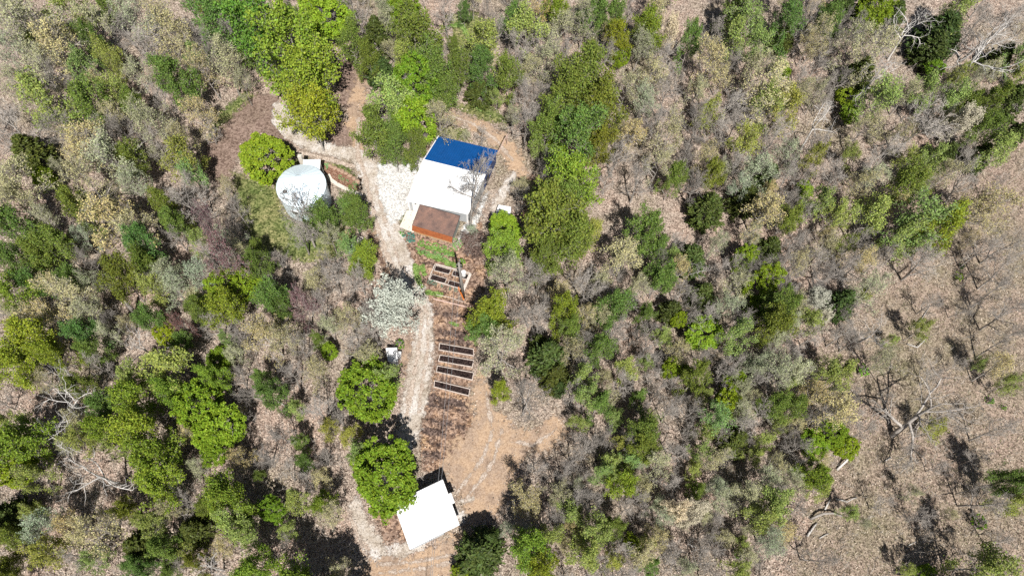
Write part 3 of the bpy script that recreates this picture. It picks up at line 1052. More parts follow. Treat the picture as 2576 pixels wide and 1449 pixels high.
# ------------------------------------------------------------------ utility pole and wires
pb_ = at(1166.5, 749)
lo, hi = 4.0, 14.0
for _ in range(40):
    mid = (lo + hi) / 2
    if proj((pb_[0], pb_[1], mid))[1] > 661.6:
        lo = mid
    else:
        hi = mid
PH = lo
tpx = at(1153.8, 661.6, PH)
pole = empty('utility_pole', pb_, 'leaning grey wooden utility pole standing at the small garden beds', 'utility pole')
lean = lambda z: np.array([lerp(pb_[0], tpx[0], z / PH), pb_[1], z])
mb = MB()
mb.tube([lean(0), lean(PH * .5), lean(PH)], [.2, .17, .13], 12)
mb.build('post', M['pole'], pole, True)
mb = MB()
q = lean(PH * .74) + (.42, -.05, 0)
mb.tube([q + (0, 0, -.5), q + (0, 0, -.48), q + (0, 0, .42), q + (0, 0, .5)], [.2, .26, .26, .15], 14)
mb.build('transformer', M['trim'], pole)
mb = MB()
mb.box(lean(PH * .74) + (.17, -.05, 0), (.3, .12, .3))
mb.build('bracket', M['dark'], pole)
for dz in (.5, 1.4):
    q = lean(PH - dz)
    mb = MB()
    mb.tube([q + (-.32, 0, 0), q + (.32, 0, 0)], .04, 6)
    mb.build('insulator_arm', M['pole'], pole)
mb = MB()
mb.tube([lean(.2) + (-.05, -.2, 0), lean(1.0) + (-.1, -.21, 0), lean(2.0) + (-.22, -.2, 0)], [.09, .09, .07], 6)
mb.build('conduit', M['orange'], pole)
mb = MB()
a = at(1158, 735)
mb.tube([a + (-.3, .6, .1), a + (-.1, .2, .16), a + (.1, -.1, .12), a + (.35, -.55, .14), at(1167, 755) + (0, 0, .1)], [.1, .14, .12, .15, .08], 6)
tag(mb.build('orange_hose', M['orange']), 'bright orange plastic tubing lying at the foot of the utility pole', 'hose')

end1, end2 = at(1086, 1449, 7.3), at(1090.5, 1449, 7.3)
for k, (en, dx) in enumerate(((end1, -.32), (end2, .32))):
    st = lean(PH - .5) + (dx, 0, 0)
    d = en - st
    far = st + d * 1.55
    far[2] = st[2]
    pts = []
    for i in range(41):
        t = i / 40
        p = lerp(st, far, t)
        p[2] -= 4 * .5 * t * (1 - t)
        pts.append(p)
    mb = MB()
    mb.tube(pts, .016, 4)
    tag(mb.build('power_line', M['wire']), ('left' if k == 0 else 'right') + ' of two power lines running down from the utility pole over the garage', 'power line', 'overhead lines')
    lastp = far
p2 = empty('utility_pole', (lastp[0] - .3, lastp[1], 0), 'utility pole outside the photo that carries the far end of the lines', 'utility pole')
mb = MB()
mb.tube([(lastp[0] - .3, lastp[1], 0), (lastp[0] - .3, lastp[1], PH)], [.18, .13], 10)
mb.build('post', M['pole'], p2)
mb = MB()
mb.box((lastp[0] - .3, lastp[1] + .12, PH - .5), (1.1, .1, .1))
mb.build('insulator_arm', M['pole'], p2)

# ------------------------------------------------------------------ pickup truck
tf = at(1270.2, 516.5, 1.0)
tr = at(1262.6, 545.5, 1.8)
hd = unit((tf - tr)[:2])
hx = np.array([hd[1], -hd[0]])            # right-hand side of the truck
TL = 5.5
tc = tf[:2] - hd * (TL / 2)
truck = empty('pickup_truck', (tc[0], tc[1], 0), 'white pickup truck parked right of the barn, half under a green tree', 'pickup truck')
T = lambda s, f, z: P3(tc + hx * s + hd * f, z)


def loft(mb, secs, mi=0):
    """secs: list of (f, half width bottom, half width top, z0, z1)"""
    rings = []
    for f, wb, wt, z0, z1 in secs:
        rings.append([T(-wb, f, z0), T(wb, f, z0), T(wb, f, lerp(z0, z1, .55)), T(wt, f, z1), T(-wt, f, z1), T(-wb, f, lerp(z0, z1, .55))])
    vs = [p for r_ in rings for p in r_]
    k = 6
    fs = [tuple(range(k)), tuple(range((len(rings) - 1) * k + k - 1, (len(rings) - 1) * k - 1, -1))]
    for j in range(len(rings) - 1):
        for i in range(k):
            fs.append((j * k + i, j * k + (i + 1) % k, (j + 1) * k + (i + 1) % k, (j + 1) * k + i))
    mb.add(vs, [f[::-1] for f in fs], mi)


mb = MB()
loft(mb, [(2.75, .74, .68, .45, .88), (2.66, .88, .80, .4, 1.02), (2.2, .95, .88, .38, 1.09), (1.2, .97, .88, .36, 1.14), (.9, .97, .84, .36, 1.15), (-.95, .97, .86, .36, 1.15), (-1.0, .97, .9, .36, .78), (-2.7, .95, .9, .4, .78), (-2.75, .9, .86, .45, .74)])
mb.build('body', M['carpaint'], truck)
for s in (-1, 1):
    mb = MB()
    mb.box(T(s * .9, -1.87, .95), (.14, 1.74, .42), P3(hx, 0), P3(hd, 0), bev=.03)
    mb.build('bed_side', M['carpaint'], truck)
mb = MB()
mb.box(T(0, -2.7, .95), (1.64, .1, .42), P3(hx, 0), P3(hd, 0), bev=.02)
mb.build('tailgate', M['carpaint'], truck)
mb = MB()
loft(mb, [(.80, .84, .70, 1.16, 1.19), (.22, .84, .70, 1.16, 1.78), (.05, .84, .68, 1.16, 1.84), (-.72, .84, .67, 1.16, 1.84), (-.86, .84, .69, 1.16, 1.76), (-.95, .84, .70, 1.16, 1.2)])
mb.build('cab', M['carpaint'], truck)
mb = MB()
mb.prism([T(-.66, .82, 1.215), T(.66, .82, 1.215), T(.62, .27, 1.76), T(-.62, .27, 1.76)], [T(-.66, .85, 1.235), T(.66, .85, 1.235), T(.62, .30, 1.78), T(-.62, .30, 1.78)])
mb.build('windscreen', M['glass'], truck)
mb = MB()
mb.prism([T(-.62, -.97, 1.22), T(-.58, -.89, 1.7), T(.58, -.89, 1.7), T(.62, -.97, 1.22)], [T(-.62, -.985, 1.23), T(-.58, -.905, 1.71), T(.58, -.905, 1.71), T(.62, -.985, 1.23)])
mb.build('rear_window', M['glass'], truck)
for s in (-1, 1):
    mb = MB()
    pts = [T(s * .835, .42, 1.3), T(s * .835, -.75, 1.3), T(s * .75, -.68, 1.7), T(s * .755, .18, 1.7)]
    mb.prism(pts, [p + P3(hx * s * .015, 0) for p in pts])
    mb.build('side_window', M['glass'], truck)
for s in (-1, 1):
    mb = MB()
    mb.box(T(s * 1.12, .55, 1.25), (.24, .1, .2), P3(hx, 0), P3(hd, 0), bev=.025)
    mb.box(T(s * .97, .55, 1.2), (.12, .05, .05), P3(hx, 0), P3(hd, 0))
    mb.build('mirror', M['dark'], truck)
    mb = MB()
    mb.box(T(s * .66, 2.7, .8), (.3, .1, .16), P3(hx, 0), P3(hd, 0), bev=.02)
    mb.build('headlight', M['chrome'], truck)
    mb = MB()
    mb.box(T(s * .86, -2.77, .85), (.12, .04, .3), P3(hx, 0), P3(hd, 0))
    mb.build('tail_light', M['lamp_red'], truck)
    for f in (1.72, -1.75):
        mb = MB()
        mb.tube([T(s * .76, f, .37), T(s * .8, f, .37), T(s * .96, f, .37), T(s * .99, f, .37)], [.33, .37, .37, .33], 20)
        wh = mb.build('wheel', M['rubber'], truck)
        mb = MB()
        mb.tube([T(s * .985, f, .37), T(s * 1.0, f, .37)], [.22, .2], 14)
        mb.build('rim', M['chrome'], wh)
for f in (2.78, -2.84):
    mb = MB()
    mb.box(T(0, f, .53), (1.7, .14, .18), P3(hx, 0), P3(hd, 0), bev=.03)
    mb.build('bumper', M['chrome'], truck)
mb = MB()
mb.box(T(0, -.9, 1.13), (1.5, .02, .04), P3(hx, 0), P3(hd, 0))
mb.build('cowl', M['dark'], truck)

# ------------------------------------------------------------------ propane tank, round spoked top
ta, tb = at(879.5, 612, .9), at(883.5, 637, .9)
tk = empty('gas_tank', ((ta + tb)[0] / 2, (ta + tb)[1] / 2, 0), 'pale blue cylindrical gas tank lying half under a green tree', 'gas tank')
d = unit(tb - ta)
mb = MB()
pts = [ta - d * .02, ta + d * .06, ta + d * .22, tb - d * .22, tb - d * .06, tb + d * .02]
mb.tube(pts, [.08, .26, .36, .36, .26, .08], 16)
mb.build('shell', M['tank'], tk, True)
mb = MB()
mb.tube([(ta + tb) / 2 + (0, 0, .3), (ta + tb) / 2 + (0, 0, .5)], .14, 10)
mb.build('valve_dome', M['tank'], tk)
for t in (.25, .75):
    mb = MB()
    mb.box(P3(lerp(ta, tb, t), .27), (.6, .16, .54))
    mb.build('foot', M['concrete'], tk)
z9 = lambda x, y: ((960 + x / 14.4875) * .85867, (680 + y / 14.4875) * .85867)
q = at(*z9(1395, 345), .5)
rt_ = empty('garden_table', (q[0], q[1], 0), 'round pierced white garden table above the gas tank', 'table')
mb = MB()
for k in range(3):
    t = k * math.pi / 3 + .5
    d = np.array([math.cos(t), math.sin(t), 0])
    mb.box(P3(q, .68), (.72, .1, .04 + k * .004), d, (-d[1], d[0], 0))
ringp = [P3(q + .37 * np.array([math.cos(a), math.sin(a), 0]), .68) for a in np.linspace(0, 2 * math.pi, 25)]
mb.tube(ringp, .085, 6)
mb.build('table_top', M['whiteboard'], rt_)
mb = MB()
mb.tube([P3(q, 0), P3(q, .64)], [.14, .06], 8)
mb.build('pedestal', M['board'], rt_)

# ================================================================== trees
# A tree model is two meshes: trunk with its limbs, crown with twigs and leaves. Every tree is an
# Empty with copies of both; the crown colour is the object's own colour.


def skeleton(seed, H, Rr, clear=0.3, nl=9, depth=3, rise=(25, 60), wob=0.2, kids=(1.3, 1.25, 1.1), trunk_r=None, upward=0.07, lead=0.86, taper=0.62, shrink=(0.4, 0.62)):
    """branching of one tree: (segments p0, p1, r0, r1, level) and twig ends"""
    rg = np.random.default_rng(seed)
    segs, tips = [], []
    tr = trunk_r or 0.018 * H + 0.02

    def rot_from(d, ang):
        a = rg.normal(size=3)
        a -= d * (a @ d)
        a /= np.linalg.norm(a) + 1e-9
        return d * math.cos(ang) + a * math.sin(ang)

    def branch(p, d, L, r, lev):
        n = (6, 4, 3, 2)[min(lev, 3)]
        for i in range(n):
            d = d + rg.normal(size=3) * wob * (0.7 if lev == 0 else 1.0)
            d[2] += upward
            d /= np.linalg.norm(d)
            q = p + d * L / n
            if q[2] < 0.25:
                q[2] = 0.25
            r2 = max(r * (1 - taper / n), 0.006)
            segs.append((p, q, r, r2, lev))
            if lev < depth:
                k = kids[min(lev, 2)]
                nk = int(k) + (rg.random() < k - int(k))
                if i == 0 and lev == 0:
                    nk = 0
                for _ in range(nk):
                    cd = rot_from(d, R(rg.uniform(28, 62)))
                    branch(q, cd, L * rg.uniform(*shrink) * (1 - 0.3 * i / n), max(r2 * 0.62, 0.007), lev + 1)
            p, r = q, r2
        if lev >= depth - 1:
            tips.append(p)

    # trunk
    p = np.zeros(3)
    d = np.array([rg.normal() * .05, rg.normal() * .05, 1.0])
    d /= np.linalg.norm(d)
    n = 9
    nodes = []
    r = tr
    for i in range(n):
        d = d + np.array([rg.normal() * .07, rg.normal() * .07, .03])
        d /= np.linalg.norm(d)
        q = p + d * H * lead / n
        r2 = tr * (1 - 0.82 * (i + 1) / n)
        segs.append((p, q, r, r2, -1))
        nodes.append((q, r2, (i + 1) / n))
        p, r = q, r2
    az = rg.uniform(0, 6.28)
    for k in range(nl):
        t = clear + (0.98 - clear) * (k + .5) / nl
        j = min(int(t * n), n - 1)
        q, rr, _ = nodes[j]
        q = lerp(nodes[j - 1][0] if j else np.zeros(3), q, rg.random())
        az += 2.4 + rg.normal() * .35
        el = R(lerp(rise[0], rise[1], k / max(nl - 1, 1)) + rg.normal() * 7)
        prof = math.sin(math.pi * min(0.93, 0.3 + 0.62 * (t - clear) / (1 - clear))) ** 0.8
        L = Rr * (0.45 + 0.65 * prof) * rg.uniform(.85, 1.15)
        branch(q, np.array([math.cos(az) * math.cos(el), math.sin(az) * math.cos(el), math.sin(el)]), L, max(rr * .75, .03), 0)
    branch(p, d, Rr * .55, r, 1)
    return segs, np.array(tips)


def tree_model(name, seed, H, Rr, leaves, leaf, leafsize, mat='leaf', sigma=0.3, minr=0.014, up=0.6, inner=0.0, split=1, bark='bark', fit=True, **kw):
    """-> (trunk mesh, crown mesh); unit-free, built at height H and crown radius Rr"""
    rg = np.random.default_rng(seed + 1000)
    segs, tips = skeleton(seed, H, Rr, **kw)
    P0 = np.array([s[0] for s in segs])
    P1 = np.array([s[1] for s in segs])
    R0 = np.maximum(np.array([s[2] for s in segs]), minr)
    R1 = np.maximum(np.array([s[3] for s in segs]), minr)
    LV = np.array([s[4] for s in segs])
    big = LV < split
    v, f = tubes_np(P0[big], P1[big], R0[big], R1[big], 6 if big.sum() < 400 else 5)
    tm = np_mesh(name + '_trunk', v, f, M[bark], smooth=True)
    vs, fs, mi, off = [], [], [], 0
    if (~big).any():
        v, f = tubes_np(P0[~big], P1[~big], R0[~big], R1[~big], 3)
        vs.append(v)
        fs.append(f)
        mi.append(np.zeros(len(f), int))
        off = len(v)
    if leaves:
        C = np.repeat(tips, leaves, 0)
        C = C + rg.normal(size=C.shape) * sigma
        if inner:
            k = int(len(C) * inner)
            pick = rg.integers(0, (~big).sum(), k)
            C = np.concatenate([C, (P0[~big][pick] + P1[~big][pick]) / 2 + rg.normal(size=(k, 3)) * sigma])
        C = C[C[:, 2] > 0.3]
        v, f = leaves_np(rg, C, leafsize, up)
        vs.append(v)
        fs.append(f + off)
        mi.append(np.ones(len(f), int))
    cm = np_mesh(name + '_crown', np.concatenate(vs), np.concatenate(fs), [M['twigc'], M[mat]], np.concatenate(mi))
    return tm, cm, H, Rr


def dense_model(name, seed, H, Rr, n_clump=230, per=70, leafsize=0.145, base=0.2, mat='leafd', squash=1.0):
    """a full round crown: leaf clumps filling a lumpy volume over spreading limbs"""
    rg = np.random.default_rng(seed)
    segs, tips = skeleton(seed, H * .8, Rr * .72, clear=.22, nl=10, depth=2, rise=(15, 60), kids=(1.3, 1.2))
    P0 = np.array([s[0] for s in segs])
    P1 = np.array([s[1] for s in segs])
    R0 = np.maximum(np.array([s[2] for s in segs]), .02)
    R1 = np.maximum(np.array([s[3] for s in segs]), .02)
    v, f = tubes_np(P0, P1, R0, R1, 5)
    tm = np_mesh(name + '_trunk', v, f, M['bark'], smooth=True)
    zc, hz = H * (base + 1) / 2, H * (1 - base) / 2
    lob = rg.normal(size=(9, 3))
    lob /= np.linalg.norm(lob, axis=1, keepdims=True)
    amp = rg.uniform(.05, .42, 9)
    cen = []
    while len(cen) < n_clump:
        u = rg.normal(size=3)
        u /= np.linalg.norm(u)
        if u[2] < -.55:
            continue
        k = 0.70 + sum(a * max(0, float(u @ l)) ** 2.5 for a, l in zip(amp, lob)) + rg.normal() * .04
        rr = k * (rg.uniform(.45, 1) ** .4)
        cen.append((u[0] * Rr * rr, u[1] * Rr * rr, zc + u[2] * hz * rr))
    cen = np.array(cen)
    size = rg.uniform(.55, 1.15, len(cen)) * Rr * .16
    U = rg.normal(size=(len(cen), per, 3))
    U /= np.linalg.norm(U, axis=2, keepdims=True)
    U[:, :, 2] = np.abs(U[:, :, 2]) * 1.0 - .25
    C = (cen[:, None] + U * size[:, None, None] * rg.uniform(.55, 1.1, (len(cen), per, 1))).reshape(-1, 3)
    v, f = leaves_np(rg, C, leafsize, .5)
    cm = np_mesh(name + '_crown', v, f, [M['twigc'], M[mat]], np.ones(len(f), int))
    return tm, cm, H, Rr


def cedar_model(name, seed, H, Rr):
    rg = np.random.default_rng(seed)
    segs, C, D = [], [], []
    for i in range(10):
        segs.append((np.array([0, 0, H * i / 10]), np.array([0, 0, H * (i + 1) / 10]), .16 * (1 - i / 11), .16 * (1 - (i + 1) / 11), -1))
    for k in range(210):
        t = (k + rg.random()) / 210
        z = H * (.05 + .93 * t)
        az = rg.uniform(0, 6.283)
        L = Rr * ((1 - t) ** .75 * (.85 + .3 * rg.random()) + .06) * (1.0 if t > .15 else .75)
        el = R(lerp(5, 55, t) + rg.normal() * 8)
        d = np.array([math.cos(az) * math.cos(el), math.sin(az) * math.cos(el), math.sin(el)])
        p = np.array([0, 0, z * .93])
        segs.append((p, p + d * L * .8, .03, .012, 0))
        n = int(10 + 26 * L / Rr)
        u = rg.uniform(.3, 1, n) ** .6
        C.append(p + d * L * u[:, None] + rg.normal(size=(n, 3)) * .13)
        D.append(np.repeat(d[None], n, 0))
    C, D = np.concatenate(C), np.concatenate(D)
    v, f = tubes_np(*[np.array([s[k] for s in segs]) for k in range(4)], 4)
    tm = np_mesh(name + '_trunk', v, f, M['bark'])
    v, f = leaves_np(rg, C, .21, .3, .38, D)
    cm = np_mesh(name + '_crown', v, f, [M['twigc'], M['needle']], np.ones(len(f), int))
    return tm, cm, H, Rr


M['twigc'] = bark_mat('twigs', (0.25, 0.225, 0.20), (0.50, 0.465, 0.43), 3.0)
MODELS = {
    'dense': [dense_model('dense', 11 + k, 9.0, 4.0) for k in range(5)],
    'oak': [tree_model('oak', 31 + k, 11.0, 4.4, 5, 'leaf', .165, sigma=.32, inner=.35, nl=13, depth=3, kids=(1.3, 1.1, .9), clear=.25, rise=(12, 62)) for k in range(5)],
    'loose': [tree_model('loose', 51 + k, 11.0, 3.6, 3, 'leaf', .15, sigma=.26, inner=.3, nl=11, depth=3, kids=(1.3, 1.1, .9), clear=.32, rise=(20, 65)) for k in range(5)],
    'sparse': [tree_model('sparse', 71 + k, 12.0, 3.6, 2, 'leaf', .11, sigma=.22, nl=11, depth=3, kids=(1.4, 1.2, 1.0), clear=.33, rise=(22, 66), minr=.016) for k in range(6)],
    'bare': [tree_model('bare', 91 + k, 12.0, 3.4, 0, None, 0, nl=11, depth=3, kids=(1.4, 1.3, 1.1), clear=.3, rise=(22, 66), minr=.015) for k in range(6)],
    'blossom': [tree_model('blossom', 111 + k, 9.0, 4.0, 4, 'blossom', .12, mat='blossom', sigma=.2, inner=.3, nl=14, depth=3, kids=(1.4, 1.2, 1.0), clear=.22, rise=(20, 65)) for k in range(2)],
    'redbud': [tree_model('redbud', 121 + k, 7.0, 3.2, 2, 'leaf', .085, sigma=.15, inner=.5, nl=11, depth=3, kids=(1.4, 1.2, 1.0), clear=.2, rise=(25, 65)) for k in range(2)],
    'snag': [],
    'cedar': [cedar_model('cedar', 141 + k, 8.0, 2.6) for k in range(4)],
    'bush': [dense_model('bush', 161 + k, 1.6, 1.0, 26, 40, .085, 0.0) for k in range(3)],
}
# snags: weathered limbs, the finest ends are the crown
MODELS['oldtree'] = [tree_model('oldtree', 151, 11.5, 5.6, 0, None, 0, nl=7, depth=3, kids=(1.2, 1.1, .9), clear=.2, rise=(14, 50), wob=.22, minr=.018, trunk_r=.42, upward=.03, taper=.5, split=1)]
for k in range(4):
    MODELS['snag'].append(tree_model('snag', 131 + k, 12.0, 5.0, 0, None, 0, nl=7, depth=2, kids=(1.0, .9, .7), clear=.42, rise=(12, 50), wob=.3, minr=.02, trunk_r=.34, upward=.02, taper=.55, split=2, bark='snag'))
    MODELS['snag'][k][1].materials[0] = M['snag']

STAT = {}
for fam_, ms_ in MODELS.items():
    for k_, m_ in enumerate(ms_):
        co = np.zeros(len(m_[1].vertices) * 3, np.float32)
        m_[1].vertices.foreach_get('co', co)
        co = co.reshape(-1, 3)
        c_ = co.mean(0)
        STAT[fam_, k_] = (c_, float(np.percentile(np.hypot(co[:, 0] - c_[0], co[:, 1] - c_[1]), 91 if fam_ in ('dense', 'bush') else 94)))

# kind letter: model family, names, colour(s), how it is described
KIND = {
    'G': ('dense', 'leafy_tree', 'tree', (0.185, 0.275, 0.018), 'bright green dense tree'),
    'Y': ('oak', 'leafy_tree', 'tree', (0.245, 0.330, 0.036), 'yellow-green leafy tree'),
    'O': ('oak', 'leafy_tree', 'tree', (0.190, 0.255, 0.046), 'dull olive leafy tree'),
    'M': ('oak', 'leafy_tree', 'tree', (0.165, 0.255, 0.052), 'mid green leafy tree'),
    'L': ('loose', 'budding_tree', 'tree', (0.31, 0.38, 0.095), 'lime green budding tree'),
    'S': ('sparse', 'budding_tree', 'tree', (0.46, 0.45, 0.245), 'pale tan budding tree'),
    'B': ('bare', 'bare_tree', 'tree', (0.5, 0.5, 0.5), 'grey leafless tree'),
    'P': ('redbud', 'budding_tree', 'tree', (0.28, 0.15, 0.15), 'purplish pink twiggy tree'),
    'W': ('blossom', 'blossom_tree', 'tree', (0.62, 0.58, 0.45), 'white blossoming tree'),
    'X': ('snag', 'dead_tree', 'tree', (0.6, 0.6, 0.6), 'bone white dead tree'),
    'D': ('cedar', 'cedar_tree', 'tree', (0.060, 0.085, 0.018), 'dark evergreen cedar'),
    'g': ('bush', 'shrub', 'shrub', (0.15, 0.29, 0.025), 'bright green shrub'),
    'R': ('redbud', 'bare_shrub', 'shrub', (0.14, 0.095, 0.085), 'brown leafless twiggy shrub'),
    'N': ('oldtree', 'bare_tree', 'tree', (0.4, 0.4, 0.4), 'large grey bare tree with heavy limbs'),
    't': ('bush', 'shrub', 'shrub', (0.10, 0.22, 0.15), 'blue-green leafy shrub'),
}
